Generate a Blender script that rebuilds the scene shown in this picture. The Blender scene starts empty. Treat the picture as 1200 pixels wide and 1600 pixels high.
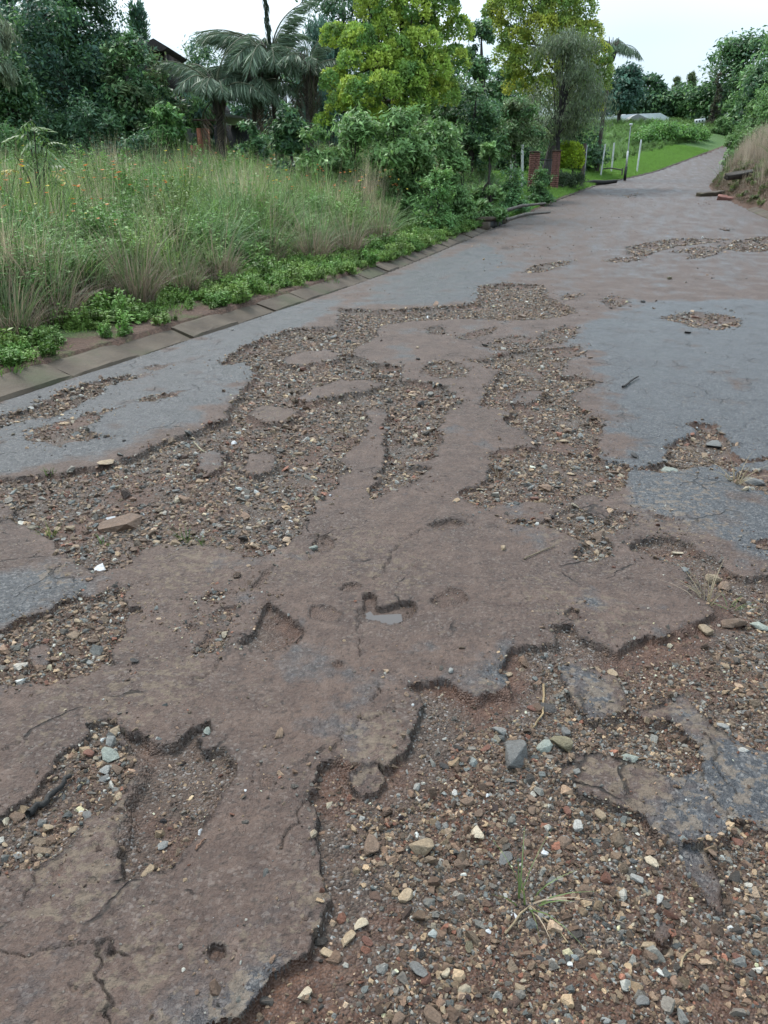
import bpy, bmesh, math, random
import numpy as np
from mathutils import Vector, Matrix, Euler, Quaternion

rng = np.random.default_rng(7)
random.seed(7)
scene = bpy.context.scene
COL = scene.collection
R = math.radians

# ------------------------------------------------------------------ camera, sky, sun, exposure
CAM_H, PITCH, FPX = 1.6, R(23.0), 1202.0
cam_data = bpy.data.cameras.new('camera')
cam_data.sensor_fit = 'VERTICAL'
cam_data.sensor_height = 34.6
cam_data.lens = FPX / 1600.0 * 34.6
cam_data.clip_start, cam_data.clip_end = 0.05, 3000.0
cam = bpy.data.objects.new('camera', cam_data)
cam.location = (0, 0, CAM_H)
cam.rotation_euler = (math.pi / 2 - PITCH, 0, 0)
COL.objects.link(cam)
scene.camera = cam

SUN_EL, SUN_AZ = R(52), R(-35)          # azimuth from +Y towards +X
world = bpy.data.worlds.new('World')
scene.world = world
world.use_nodes = True
wn, wl = world.node_tree.nodes, world.node_tree.links
wn.clear()
w_out = wn.new('ShaderNodeOutputWorld')
w_bg = wn.new('ShaderNodeBackground')
w_sky = wn.new('ShaderNodeTexSky')
w_sky.sky_type = 'NISHITA'
w_sky.sun_disc = False
w_sky.sun_elevation = SUN_EL
w_sky.sun_rotation = SUN_AZ
w_sky.air_density, w_sky.dust_density, w_sky.ozone_density = 1.0, 4.0, 1.0
w_tc = wn.new('ShaderNodeTexCoord')
w_map = wn.new('ShaderNodeMapping')
w_map.inputs['Scale'].default_value = (1.0, 1.0, 2.6)
w_noise = wn.new('ShaderNodeTexNoise')
w_noise.inputs['Scale'].default_value = 1.7
w_noise.inputs['Detail'].default_value = 2.5
w_noise.inputs['Roughness'].default_value = 0.5
w_ramp = wn.new('ShaderNodeValToRGB')            # overcast deck, brightness relative to the scaled sky
w_ramp.color_ramp.elements[0].position = 0.36
w_ramp.color_ramp.elements[0].color = (1.5, 2.15, 2.7, 1)
w_ramp.color_ramp.elements[1].position = 0.86
w_ramp.color_ramp.elements[1].color = (3.7, 4.1, 4.4, 1)
w_sep = wn.new('ShaderNodeSeparateXYZ')          # overcast skies are brightest overhead
w_grad = wn.new('ShaderNodeMath'); w_grad.operation = 'MULTIPLY_ADD'; w_grad.use_clamp = False
w_grad.inputs[1].default_value = 2.4; w_grad.inputs[2].default_value = 1.0
w_max = wn.new('ShaderNodeMath'); w_max.operation = 'MAXIMUM'; w_max.inputs[1].default_value = 0.0
w_scl = wn.new('ShaderNodeVectorMath'); w_scl.operation = 'SCALE'
w_mix = wn.new('ShaderNodeMix')
w_mix.data_type = 'RGBA'
w_mix.inputs['Factor'].default_value = 0.86
wl.new(w_tc.outputs['Generated'], w_map.inputs['Vector'])
wl.new(w_map.outputs['Vector'], w_noise.inputs['Vector'])
wl.new(w_noise.outputs['Fac'], w_ramp.inputs['Fac'])
wl.new(w_sky.outputs['Color'], w_mix.inputs['A'])
wl.new(w_tc.outputs['Generated'], w_sep.inputs[0])
wl.new(w_sep.outputs['Z'], w_max.inputs[0])
wl.new(w_max.outputs[0], w_grad.inputs[0])
wl.new(w_ramp.outputs['Color'], w_scl.inputs[0])
wl.new(w_grad.outputs[0], w_scl.inputs['Scale'])
wl.new(w_scl.outputs[0], w_mix.inputs['B'])
wl.new(w_mix.outputs['Result'], w_bg.inputs['Color'])
w_bg.inputs['Strength'].default_value = 0.10
wl.new(w_bg.outputs['Background'], w_out.inputs['Surface'])

sun_data = bpy.data.lights.new('sun', 'SUN')
sun_data.energy = 1.5
sun_data.angle = R(18)
sun_data.color = (1.0, 0.97, 0.92)
sun = bpy.data.objects.new('sun', sun_data)
sd = Vector((math.sin(SUN_AZ) * math.cos(SUN_EL), math.cos(SUN_AZ) * math.cos(SUN_EL), math.sin(SUN_EL)))
sun.rotation_euler = sd.to_track_quat('Z', 'Y').to_euler()
sun.location = (0, 0, 40)
COL.objects.link(sun)

vs = scene.view_settings
vs.view_transform = 'Standard'
vs.look = 'None'
vs.exposure = 1.42
vs.gamma = 1.0
vs.use_curve_mapping = False
scene.cycles.max_bounces = 5
scene.cycles.diffuse_bounces = 3
scene.cycles.glossy_bounces = 2
scene.cycles.transmission_bounces = 2
scene.cycles.adaptive_threshold = 0.02
scene.cycles.transparent_max_bounces = 8
scene.cycles.use_denoising = True

# ------------------------------------------------------------------ noise
def _hash(ix, iy, seed):
    h = (ix.astype(np.int64) * 374761393 + iy.astype(np.int64) * 668265263 + seed * 974634777) & 0xFFFFFFFF
    h = ((h ^ (h >> 13)) * 1274126177) & 0xFFFFFFFF
    return (h ^ (h >> 16)) & 0xFFFFFFFF

def perlin(x, y, seed=0):
    x = np.asarray(x, float); y = np.asarray(y, float)
    ix = np.floor(x); iy = np.floor(y)
    fx = x - ix; fy = y - iy
    ux = fx * fx * fx * (fx * (fx * 6 - 15) + 10)
    uy = fy * fy * fy * (fy * (fy * 6 - 15) + 10)
    def g(dx, dy):
        a = _hash(ix + dx, iy + dy, seed) / 4294967296.0 * (2 * math.pi)
        return np.cos(a) * (fx - dx) + np.sin(a) * (fy - dy)
    a = g(0, 0); b = g(1, 0); c = g(0, 1); d = g(1, 1)
    return (a + (b - a) * ux + (c - a) * uy + (a - b - c + d) * ux * uy) * 1.5

def fbm(x, y, lam, oct=4, seed=0, gain=0.5):
    s = 0.0; amp = 1.0; tot = 0.0
    for k in range(oct):
        s = s + amp * perlin(np.asarray(x) / lam, np.asarray(y) / lam, seed + k * 17)
        tot += amp; amp *= gain; lam *= 0.5
    return s / tot

def sstep(a, b, x):
    t = np.clip((np.asarray(x, float) - a) / (b - a), 0, 1)
    return t * t * (3 - 2 * t)

# ------------------------------------------------------------------ the lie of the land
# t runs up the street, e is the distance to the right of the left kerb line
UX, UY = 0.3387, 0.9409
_L = np.array([(-30, -68.7), (-9.7, -12.3), (-2.86, 6.7), (0, 14.6), (2.58, 21.8), (7.4, 35.3), (12.7, 50), (21.6, 67), (32.5, 88), (51.5, 118), (75, 150), (140, 230), (330, 430)])
_Lz = np.array([0, 0, 0, .10, .42, 1.05, 1.6, 2.6, 4.4, 8.3, 11.5, 14.5, 18.0])
_Lt = _L[:, 0] * UX + _L[:, 1] * UY
_Ll = _L[:, 0] * UY - _L[:, 1] * UX
_tt = np.linspace(-80, 560, 6401)
def _smooth(v, w):
    k = np.hanning(w); k /= k.sum()
    p = np.pad(v, w // 2, mode='edge')
    return np.convolve(p, k, mode='valid')[:len(v)]
_zz = _smooth(np.interp(_tt, _Lt, _Lz), 101)
_ll = _smooth(np.interp(_tt, _Lt, _Ll), 81)
_Rt = np.array([-80, 19.6, 20.8, 22.0, 24.0, 25.6, 33, 43.0, 53, 72, 96, 130, 170, 560.])
_Rw = np.array([90., 27.5, 12.5, 9.6, 8.1, 7.6, 6.9, 6.3, 6.2, 6.1, 6.0, 6.0, 6.0, 6.0])
_rw = _smooth(np.interp(_tt, _Rt, _Rw), 11)

def te(x, y):
    t = np.asarray(x) * UX + np.asarray(y) * UY
    l = np.asarray(x) * UY - np.asarray(y) * UX
    return t, l - np.interp(t, _tt, _ll)
def xy(t, e):
    l = np.asarray(e) + np.interp(t, _tt, _ll)
    return np.asarray(t) * UX + l * UY, np.asarray(t) * UY - l * UX
def road_w(t): return np.interp(t, _tt, _rw)
def road_z(t): return np.interp(t, _tt, _zz)

def H(x, y):
    """height of the finished ground (road bed level, verge, field, bank)"""
    t, e = te(x, y)
    z = road_z(t)
    w = road_w(t)
    le = np.clip(-e, 0, None)
    kerb = sstep(0.0, 0.34, le) * (0.10 * sstep(27, 24, t) + 0.04)
    left = kerb + 0.052 * np.clip(le - 0.4, 0, 14) + 0.012 * np.clip(le - 14, 0, 60) + 0.17 * np.clip(le - .3, 0, 2.6) * sstep(25, 32, t) + 0.05 * fbm(x, y, 3.0, 3, 5) * sstep(0.5, 2.0, le)
    left = left + 0.02 * np.clip(le - 8, 0, 30) * sstep(34, 50, t)
    re = np.clip(e - w, 0, None)
    right = 0.13 * sstep(0, 0.3, re) + 3.6 * (1 - np.exp(-np.clip(re - .3, 0, None) / 2.9)) + 0.03 * np.clip(re - 4, 0, 60)
    right = right + 0.16 * fbm(x, y, 1.3, 4, 9) * sstep(0.4, 2.0, re)
    return z + np.where(e < 0, left, 0) + np.where(e > w, right, 0)

CP, SP = math.cos(PITCH), math.sin(PITCH)
def ray(u, v):
    a, b = (u - 600.0) / FPX, (800.0 - v) / FPX
    return np.array([a, b * SP + CP, b * CP - SP])
def ground_at(u, v, hfun=None):
    """the place on the ground that the photograph shows at (u, v)"""
    hfun = hfun or H
    d = ray(u, v)
    s = np.concatenate([np.linspace(0.5, 60, 2400), np.linspace(60.1, 400, 1600)])
    X, Y, Z = d[0] * s, d[1] * s, CAM_H + d[2] * s
    f = Z - hfun(X, Y)
    i = np.argmax(f < 0) if (f < 0).any() else len(s) - 1
    if i > 0 and f[i] < 0:
        k = f[i - 1] / (f[i - 1] - f[i])
        q = s[i - 1] + (s[i] - s[i - 1]) * k
    else:
        q = s[i]
    return float(d[0] * q), float(d[1] * q)
def road_plane(X, Y): return road_z(te(X, Y)[0])
def on_road(u, v): return ground_at(u, v, road_plane)
def place(u, y):
    """ground point y metres ahead on the vertical line of picture column u"""
    x = (u - 600.0) / FPX * y
    for _ in range(6):
        z = float(H(x, y))
        x = (u - 600.0) / FPX * (y * CP + (CAM_H - z) * SP)
    return x, y, float(H(x, y))
def z_at(v, y):
    d = ray(600, v)
    return CAM_H + y * d[2] / d[1]
def mpp(y): return y * 0.93 / FPX      # metres per photograph pixel at distance y

# ------------------------------------------------------------------ mesh and object helpers
def link(o, parent=None):
    COL.objects.link(o)
    if parent is not None:
        o.parent = parent
    return o
def tag(o, label=None, category=None, group=None, kind=None):
    if label: o['label'] = label
    if category: o['category'] = category
    if group: o['group'] = group
    if kind: o['kind'] = kind
    return o
def empty(name, loc=(0, 0, 0), rz=0.0):
    o = bpy.data.objects.new(name, None)
    o.empty_display_size = 0.2
    o.location = loc
    o.rotation_euler = (0, 0, rz)
    return link(o)
def raw_mesh(name, verts, faces, mat=None, attrs=None, smooth=False):
    """verts (N,3); faces (M,3) or (M,4) int array; attrs {name: (N,) or (N,3)}"""
    verts = np.ascontiguousarray(verts, dtype=np.float32)
    faces = np.ascontiguousarray(faces, dtype=np.int32)
    me = bpy.data.meshes.new(name)
    me.vertices.add(len(verts)); me.vertices.foreach_set('co', verts.ravel())
    if len(faces):
        m, k = faces.shape
        me.loops.add(m * k); me.loops.foreach_set('vertex_index', faces.ravel())
        me.polygons.add(m)
        me.polygons.foreach_set('loop_start', np.arange(0, m * k, k, dtype=np.int32))
        try:
            me.polygons.foreach_set('loop_total', np.full(m, k, dtype=np.int32))
        except Exception:
            pass
    for an, av in (attrs or {}).items():
        av = np.asarray(av, dtype=np.float32)
        if av.ndim == 1:
            a = me.attributes.new(an, 'FLOAT', 'POINT'); a.data.foreach_set('value', av)
        else:
            a = me.attributes.new(an, 'FLOAT_COLOR', 'POINT')
            c = np.ones((len(av), 4), dtype=np.float32); c[:, :3] = av
            a.data.foreach_set('color', c.ravel())
    me.update(calc_edges=True)
    me.validate(verbose=False)
    if smooth and len(faces):
        me.polygons.foreach_set('use_smooth', np.ones(len(me.polygons), dtype=bool))
    if mat: me.materials.append(mat)
    return me
def obj(name, me, parent=None, loc=None):
    o = bpy.data.objects.new(name, me)
    if loc is not None: o.location = loc
    return link(o, parent)
class Parts:
    """collects arrays of quads with colours, then becomes one mesh"""
    def __init__(s): s.v, s.f, s.c, s.n = [], [], [], 0
    def add(s, v, f, c):
        v = np.asarray(v, float).reshape(-1, 3); f = np.asarray(f, int)
        c = np.asarray(c, float)
        if c.ndim == 1: c = np.tile(c, (len(v), 1))
        s.v.append(v); s.f.append(f + s.n); s.c.append(c); s.n += len(v)
    def mesh(s, name, mat, smooth=False):
        return raw_mesh(name, np.concatenate(s.v), np.concatenate(s.f), mat, {'col': np.concatenate(s.c)}, smooth)
def tube(path, radii, sides=7):
    path = np.asarray(path, float); n = len(path)
    tan = np.gradient(path, axis=0); tan /= np.linalg.norm(tan, axis=1)[:, None] + 1e-9
    ref = np.array([0.31, 0.95, 0.05]) if abs(tan[0, 2]) > 0.5 else np.array([0, 0, 1.0])
    vs_, fs_ = [], []
    for i in range(n):
        a = np.cross(tan[i], ref); a /= np.linalg.norm(a) + 1e-9
        b = np.cross(tan[i], a)
        th = np.arange(sides) / sides * 2 * math.pi
        vs_.append(path[i] + radii[i] * (np.cos(th)[:, None] * a + np.sin(th)[:, None] * b))
    for i in range(n - 1):
        for k in range(sides):
            k2 = (k + 1) % sides
            fs_.append((i * sides + k, i * sides + k2, (i + 1) * sides + k2, (i + 1) * sides + k))
    v = np.concatenate(vs_)
    top = [(n - 1) * sides + k for k in range(sides)]
    c = len(v); v = np.vstack([v, path[-1]])
    for k in range(0, sides):
        fs_.append((top[k], top[(k + 1) % sides], c, c))
    return v, np.array([f if f[2] != f[3] else (f[0], f[1], f[2], f[2]) for f in fs_])
def tube_mesh_parts(P, path, radii, col, sides=7):
    v, f = tube(path, radii, sides)
    good = f[:, 2] != f[:, 3]
    P.add(v, f[good], col)
def box_arrays(x0, x1, y0, y1, z0, z1):
    v = [(x0, y0, z0), (x1, y0, z0), (x1, y1, z0), (x0, y1, z0), (x0, y0, z1), (x1, y0, z1), (x1, y1, z1), (x0, y1, z1)]
    f = [(0, 3, 2, 1), (4, 5, 6, 7), (0, 1, 5, 4), (1, 2, 6, 5), (2, 3, 7, 6), (3, 0, 4, 7)]
    return np.array(v, float), np.array(f)
def bevel_mesh(me, width, seg=2):
    bm = bmesh.new(); bm.from_mesh(me)
    bmesh.ops.remove_doubles(bm, verts=bm.verts, dist=1e-5)
    bmesh.ops.bevel(bm, geom=list(bm.edges), offset=width, segments=seg, affect='EDGES', clamp_overlap=True)
    bm.to_mesh(me); bm.free()
    return me
def box(name, x0, x1, y0, y1, z0, z1, mat, parent=None, bevel=0.0):
    v, f = box_arrays(x0, x1, y0, y1, z0, z1)
    me = raw_mesh(name, v, f, mat)
    if bevel: bevel_mesh(me, bevel)
    return obj(name, me, parent)

# ------------------------------------------------------------------ materials
class NT:
    def __init__(s, name):
        s.m = bpy.data.materials.new(name); s.m.use_nodes = True
        s.t = s.m.node_tree; s.n = s.t.nodes; s.n.clear()
        s.out = s.n.new('ShaderNodeOutputMaterial')
    def node(s, kind, **kw):
        nd = s.n.new(kind)
        for k, v in kw.items():
            if k in nd.inputs.keys() if hasattr(nd.inputs, 'keys') else False: s.set(nd.inputs[k], v)
            else: setattr(nd, k, v)
        return nd
    def set(s, sock, v):
        if isinstance(v, bpy.types.NodeSocket): s.t.links.new(v, sock)
        else: sock.default_value = v
    def coord(s, kind='Object'): return s.n.new('ShaderNodeTexCoord').outputs[kind]
    def pos(s): return s.n.new('ShaderNodeNewGeometry').outputs['Position']
    def mapping(s, vec, scale=(1, 1, 1), rot=(0, 0, 0)):
        m = s.n.new('ShaderNodeMapping'); s.set(m.inputs['Vector'], vec)
        m.inputs['Scale'].default_value = scale; m.inputs['Rotation'].default_value = rot
        return m.outputs['Vector']
    def noise(s, vec, scale, detail=4, rough=0.55):
        n = s.n.new('ShaderNodeTexNoise'); s.set(n.inputs['Vector'], vec)
        n.inputs['Scale'].default_value = scale; n.inputs['Detail'].default_value = detail
        n.inputs['Roughness'].default_value = rough
        return n.outputs['Fac']
    def voro(s, vec, scale, out='Color', rand=1.0, feature='F1'):
        n = s.n.new('ShaderNodeTexVoronoi'); s.set(n.inputs['Vector'], vec); n.feature = feature
        n.inputs['Scale'].default_value = scale; n.inputs['Randomness'].default_value = rand
        return n.outputs[out]
    def ramp(s, fac, stops, interp='LINEAR'):
        r = s.n.new('ShaderNodeValToRGB'); s.set(r.inputs['Fac'], fac)
        r.color_ramp.interpolation = interp
        el = r.color_ramp.elements
        while len(el) < len(stops): el.new(0.5)
        for e_, (p, c) in zip(el, stops):
            e_.position = p; e_.color = (*c, 1) if isinstance(c, tuple) else (c, c, c, 1)
        return r.outputs['Color']
    def mix(s, fac, a, b, mode='MIX'):
        m = s.n.new('ShaderNodeMix'); m.data_type = 'RGBA'; m.blend_type = mode
        s.set(m.inputs['Factor'], fac)
        for k, v in (('A', a), ('B', b)):
            s.set(m.inputs[k], (*v, 1) if isinstance(v, tuple) and len(v) == 3 else v)
        return m.outputs['Result']
    def math(s, op, a, b=0.0, clamp=False):
        m = s.n.new('ShaderNodeMath'); m.operation = op; m.use_clamp = clamp
        s.set(m.inputs[0], a); s.set(m.inputs[1], b)
        return m.outputs[0]
    def attr(s, name, kind='GEOMETRY', out='Fac'):
        a = s.n.new('ShaderNodeAttribute'); a.attribute_name = name; a.attribute_type = kind
        return a.outputs[out]
    def bump(s, h, strength=0.5, dist=0.01, normal=None):
        b = s.n.new('ShaderNodeBump'); s.set(b.inputs['Height'], h)
        b.inputs['Strength'].default_value = strength; b.inputs['Distance'].default_value = dist
        if normal: s.set(b.inputs['Normal'], normal)
        return b.outputs['Normal']
    def surf(s, color, rough=0.8, normal=None, spec=0.5, metal=0.0):
        p = s.n.new('ShaderNodeBsdfPrincipled')
        s.set(p.inputs['Base Color'], (*color, 1) if isinstance(color, tuple) and len(color) == 3 else color)
        s.set(p.inputs['Roughness'], rough); s.set(p.inputs['Specular IOR Level'], spec)
        p.inputs['Metallic'].default_value = metal
        if normal: s.set(p.inputs['Normal'], normal)
        s.t.links.new(p.outputs['BSDF'], s.out.inputs['Surface'])
        return s.m
    def leaf(s, color, trans=0.35, rough=0.55, spec=0.35):
        p = s.n.new('ShaderNodeBsdfPrincipled'); s.set(p.inputs['Base Color'], color)
        p.inputs['Roughness'].default_value = rough; p.inputs['Specular IOR Level'].default_value = spec
        tr = s.n.new('ShaderNodeBsdfTranslucent'); s.set(tr.inputs['Color'], color)
        mx = s.n.new('ShaderNodeMixShader'); mx.inputs[0].default_value = trans
        s.t.links.new(p.outputs['BSDF'], mx.inputs[1]); s.t.links.new(tr.outputs['BSDF'], mx.inputs[2])
        s.t.links.new(mx.outputs['Shader'], s.out.inputs['Surface'])
        return s.m

def plain_noise_mat(name, c1, c2, scale=6.0, rough=0.85, bump=0.3, bd=0.01, spec=0.4):
    n = NT(name); p = n.coord('Object')
    f = n.noise(p, scale, 5, 0.6)
    c = n.ramp(f, [(0.3, c1), (0.7, c2)])
    return n.surf(c, rough, n.bump(n.noise(p, scale * 6, 4), bump, bd), spec)

n = NT('leaf_geo'); M_LEAF = n.leaf(n.attr('col', 'GEOMETRY', 'Color'))
n = NT('leaf_inst'); M_LEAFI = n.leaf(n.mix(1.0, n.attr('col', 'GEOMETRY', 'Color'), n.attr('tint', 'INSTANCER', 'Color'), 'MULTIPLY'), 0.3)
n = NT('bark'); p_ = n.coord('Object')
f_ = n.noise(n.mapping(p_, (6, 6, 1.2)), 3.0, 5, 0.65)
M_BARK = n.surf(n.mix(1.0, n.ramp(f_, [(0.3, (0.45, 0.42, 0.4)), (0.7, (1.1, 1.05, 1.0))]), n.attr('col', 'GEOMETRY', 'Color'), 'MULTIPLY'), 0.9, n.bump(f_, 0.8, 0.03))
# ------------------------------------------------------------------ where the tarmac has broken away
# outlines traced on the photograph, laid onto the road: (name, depth m, stone cover, stone size m, points)
PATCHES = [
 ('long gravel patch in the middle of the street', 0.042, 1.0, .026, [(-60,752),(0,747),(40,740),(90,736),(160,726),(230,702),(300,674),(350,652),(366,622),(400,580),(385,566),(340,572),(367,546),(410,529),(455,512),(525,509),(530,492),(528,482),(545,483),(620,483),(700,477),(742,472),(750,446),(790,441),(850,446),(856,464),(895,481),(900,489),(850,499),(790,501),(720,498),(650,501),(592,508),(586,526),(562,541),(549,552),(580,566),(630,571),(628,592),(700,602),(720,626),(702,641),(690,662),(692,690),(672,718),(640,725),(672,730),(668,740),(640,752),(610,768),(582,777),(574,760),(590,742),(603,708),(598,690),(600,668),(575,660),(562,690),(532,714),(541,740),(520,766),(490,790),(462,830),(440,858),(402,872),(370,863),(330,850),(290,849),(245,846),(190,880),(150,891),(120,880),(85,852),(60,826),(20,812),(-60,806)]),
 ('gravel strip beside the left kerb', 0.032, .9, .030, [(-50,663),(0,649),(40,639),(80,620),(100,607),(140,597),(200,585),(222,584),(200,594),(167,604),(160,614),(133,624),(110,640),(83,650),(33,657),(0,670),(-50,685)]),
 ('stony strip on the grey slab near the left kerb', 0.010, .75, .028, [(40,681),(67,667),(110,653),(160,640),(190,636),(157,648),(147,660),(133,672),(169,680),(150,684),(107,690),(100,704),(87,698),(67,691)]),
 ('thin stony scar near the left kerb', 0.009, .6, .022, [(217,625),(250,615),(285,611),(270,620),(240,628)]),
 ('shallow scar by the left kerb', 0.019, .3, .02, [(223,576),(240,569),(268,567),(262,574),(240,579)]),
 ('small stony hole in the middle of the street', 0.019, .8, .024, [(657,580),(668,566),(700,563),(718,569),(733,580),(724,589),(690,591),(672,588)]),
 ('small round hole past the gravel patch', 0.019, .7, .022, [(665,519),(672,511),(686,509),(697,516),(690,522),(675,523)]),
 ('narrow scar past the gravel patch', 0.015, .5, .02, [(712,528),(735,518),(770,511),(776,517),(752,526),(730,531)]),
 ('stony scars beside the grey tarmac', 0.016, .7, .024, [(752,540),(775,530),(800,524),(836,528),(850,519),(880,510),(904,508),(900,522),(884,534),(850,538),(820,547),(780,548)]),
 ('red gravelly hollow right of the middle', 0.031, .75, .026, [(729,562),(754,560),(800,548),(850,544),(904,541),(909,550),(876,574),(880,588),(902,586),(937,597),(912,606),(895,618),(908,638),(941,655),(933,684),(946,716),(988,734),(967,767),(946,776),(902,772),(884,796),(826,784),(754,793),(702,770),(750,757),(770,716),(776,700),(836,697),(826,683),(818,675),(788,658),(796,642),(747,632),(762,604),(784,579)]),
 ('red hole near the right edge', 0.034, .5, .026, [(992,734),(1030,724),(1038,716),(1046,699),(1050,684),(1089,677),(1076,657),(1117,660),(1130,675),(1143,692),(1200,695),(1260,690),(1260,722),(1200,718),(1165,722),(1142,737),(1118,726),(1090,731),(1067,738),(1030,738)]),
 ('stony hole at the right edge', 0.019, .6, .03, [(1142,748),(1160,738),(1200,735),(1250,735),(1250,775),(1200,772),(1170,765)]),
 ('stony scar below the red hollow', 0.022, .8, .028, [(780,819),(795,812),(842,814),(868,800),(900,790),(938,808),(985,798),(1000,806),(972,822),(942,838),(962,853),(930,872),(902,869),(894,860),(910,846),(880,830),(840,818)]),
 ('crack-edged scar near the right edge', 0.019, .1, .02, [(1014,802),(1035,804),(1056,812),(1050,815),(1030,811)]),
 ('wide pothole on the right', 0.031, .6, .03, [(1029,497),(1050,491),(1085,486),(1120,491),(1160,498),(1155,510),(1120,516),(1085,512),(1060,503)]),
 ('small pothole at the far end of the gravel', 0.028, .5, .03, [(940,472),(948,463),(965,463),(984,468),(976,478),(955,483)]),
 ('narrow scar beside the small pothole', 0.019, .4, .03, [(872,466),(890,458),(915,460),(902,466),(886,470)]),
 ('long far pothole on the right', 0.042, .7, .045, [(978,386),(1010,380),(1045,374),(1095,372),(1142,374),(1110,380),(1060,384),(1030,392),(1010,400),(980,398)]),
 ('far pothole behind the wide one', 0.028, .5, .04, [(1045,394),(1090,386),(1134,384),(1125,396),(1095,404),(1075,405),(1080,396)]),
 ('reddish far pothole at the right edge', 0.042, .7, .05, [(1128,388),(1150,376),(1200,369),(1260,366),(1260,396),(1200,392),(1160,394)]),
 ('stony far scar in the middle', 0.019, .6, .04, [(943,408),(965,402),(1008,401),(1000,407),(970,411)]),
 ('far pothole ahead of the gravel', 0.031, .7, .035, [(815,427),(835,415),(860,410),(896,408),(880,416),(850,424)]),
 ('far dark pothole up the street', 0.031, .2, .04, [(1020,297),(1030,292),(1056,292),(1052,298),(1035,300)]),
 ('far thin scar up the street', 0.030, .2, .04, [(967,307),(985,303),(1003,301),(995,306),(980,309)]),
 ('small far pothole by the right kerb', 0.031, .2, .04, [(1121,359),(1132,356),(1148,358),(1138,362)]),
 ('dark far scar by the left verge', 0.040, .1, .03, [(786,388),(800,383),(826,380),(818,386),(800,389)]),
 ('narrow far scar by the drain', 0.030, .1, .03, [(768,376),(776,373),(788,372),(782,376)]),
 ('round gravel patch on the left', 0.030, 1.0, .022, [(-60,1000),(0,983),(25,967),(75,950),(100,937),(137,929),(170,922),(193,921),(204,946),(226,950),(200,967),(190,979),(196,996),(184,1008),(179,1033),(158,1046),(137,1050),(104,1055),(62,1067),(0,1070),(-60,1072)]),
 ('small stony hole beside the round gravel patch', 0.015, .8, .018, [(315,935),(325,922),(340,918),(354,923),(350,936),(330,941)]),
 ('second small stony hole beside the round gravel patch', 0.015, .7, .018, [(329,958),(345,947),(375,941),(368,960),(350,968),(335,966)]),
 ('third small stony hole beside the round gravel patch', 0.017, .8, .020, [(296,1018),(312,1004),(330,990),(362,979),(358,995),(350,1012),(325,1020)]),
 ('muddy triangular hole in the brown tarmac', 0.035, .22, .014, [(417,935),(424,936),(437,955),(466,966),(478,983),(450,1003),(426,1017),(400,1008),(371,1004),(388,985),(401,967),(408,948)]),
 ('shallow dent by the round gravel patch', 0.014, .1, .012, [(287,977),(297,971),(312,974),(306,982),(294,984)]),
 ('shallow scar above the triangular hole', 0.019, .1, .012, [(390,917),(402,905),(412,888),(429,879),(426,892),(412,906),(400,917)]),
 ('hole with a grey stone', 0.024, .15, .014, [(483,850),(495,836),(512,833),(525,845),(520,856),(500,861),(486,860)]),
 ('shallow oval hole', 0.027, .1, .012, [(667,822),(682,814),(705,812),(725,818),(712,827),(690,829)]),
 ('shallow crescent dent', 0.019, .05, .012, [(533,920),(540,911),(555,908),(567,914),(556,920),(545,924)]),
 ('muddy hole with a puddle', 0.035, .12, .012, [(556,945),(567,925),(590,922),(596,943),(618,941),(641,936),(648,950),(640,961),(622,969),(590,970),(562,968)]),
 ('round muddy dent', 0.022, .08, .012, [(671,940),(684,926),(702,919),(722,921),(740,935),(733,945),(710,950),(690,948)]),
 ('shallow muddy dent', 0.014, .06, .012, [(477,962),(490,947),(515,944),(537,955),(530,967),(505,971)]),
 ('stony hole in the lower left', 0.028, .85, .022, [(-60,1300),(0,1272),(30,1251),(56,1245),(80,1200),(95,1176),(135,1150),(141,1130),(165,1119),(186,1135),(192,1158),(206,1170),(215,1200),(200,1235),(185,1262),(135,1282),(100,1325),(75,1350),(40,1366),(0,1362),(-60,1372)]),
 ('red muddy hole in the lower left', 0.040, .3, .016, [(186,1135),(230,1146),(246,1160),(270,1157),(300,1131),(325,1124),(332,1140),(306,1153),(320,1170),(360,1164),(374,1195),(371,1220),(350,1246),(321,1276),(316,1300),(282,1340),(250,1361),(220,1371),(192,1382),(186,1340),(194,1310),(196,1275),(185,1262),(200,1235),(215,1200),(206,1170),(192,1158)]),
 ('big gravel washout in the lower right', 0.036, 1.0, .020, [(505,1190),(531,1181),(560,1198),(604,1201),(634,1167),(655,1129),(659,1100),(654,1082),(640,1074),(692,1058),(708,1068),(746,1086),(787,1079),(795,1062),(773,1042),(791,1021),(825,1008),(862,1002),(864,980),(892,975),(900,991),(930,1000),(960,1011),(990,1003),(1020,991),(1061,985),(1095,973),(1111,969),(1110,956),(1087,909),(1057,882),(1027,866),(985,858),(975,848),(1012,842),(1050,838),(1076,852),(1110,867),(1132,880),(1147,895),(1162,904),(1200,897),(1330,885),(1500,1000),(1500,1750),(300,1750),(330,1597),(390,1580),(411,1559),(430,1525),(485,1490),(501,1434),(515,1405),(502,1370),(483,1330),(495,1290),(481,1245)]),
 ('small dent in the brown tarmac', 0.018, .1, .012, [(881,958),(892,950),(906,955),(903,966),(890,967)]),
 ('stony notch at the right edge', 0.019, .6, .024, [(1174,848),(1190,842),(1240,842),(1240,862),(1190,860)]),
 ('small pit in the brown tarmac', 0.016, .05, .01, [(516,1035),(528,1030),(538,1036),(530,1044),(519,1042)]),
 ('muddy dent in the lower tarmac', 0.018, .15, .012, [(322,1484),(332,1472),(352,1476),(355,1494),(340,1502),(326,1498)]),
 ('red dent by the lower muddy hole', 0.016, .1, .012, [(402,1215),(415,1205),(430,1212),(428,1228),(410,1232)]),
]
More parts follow.
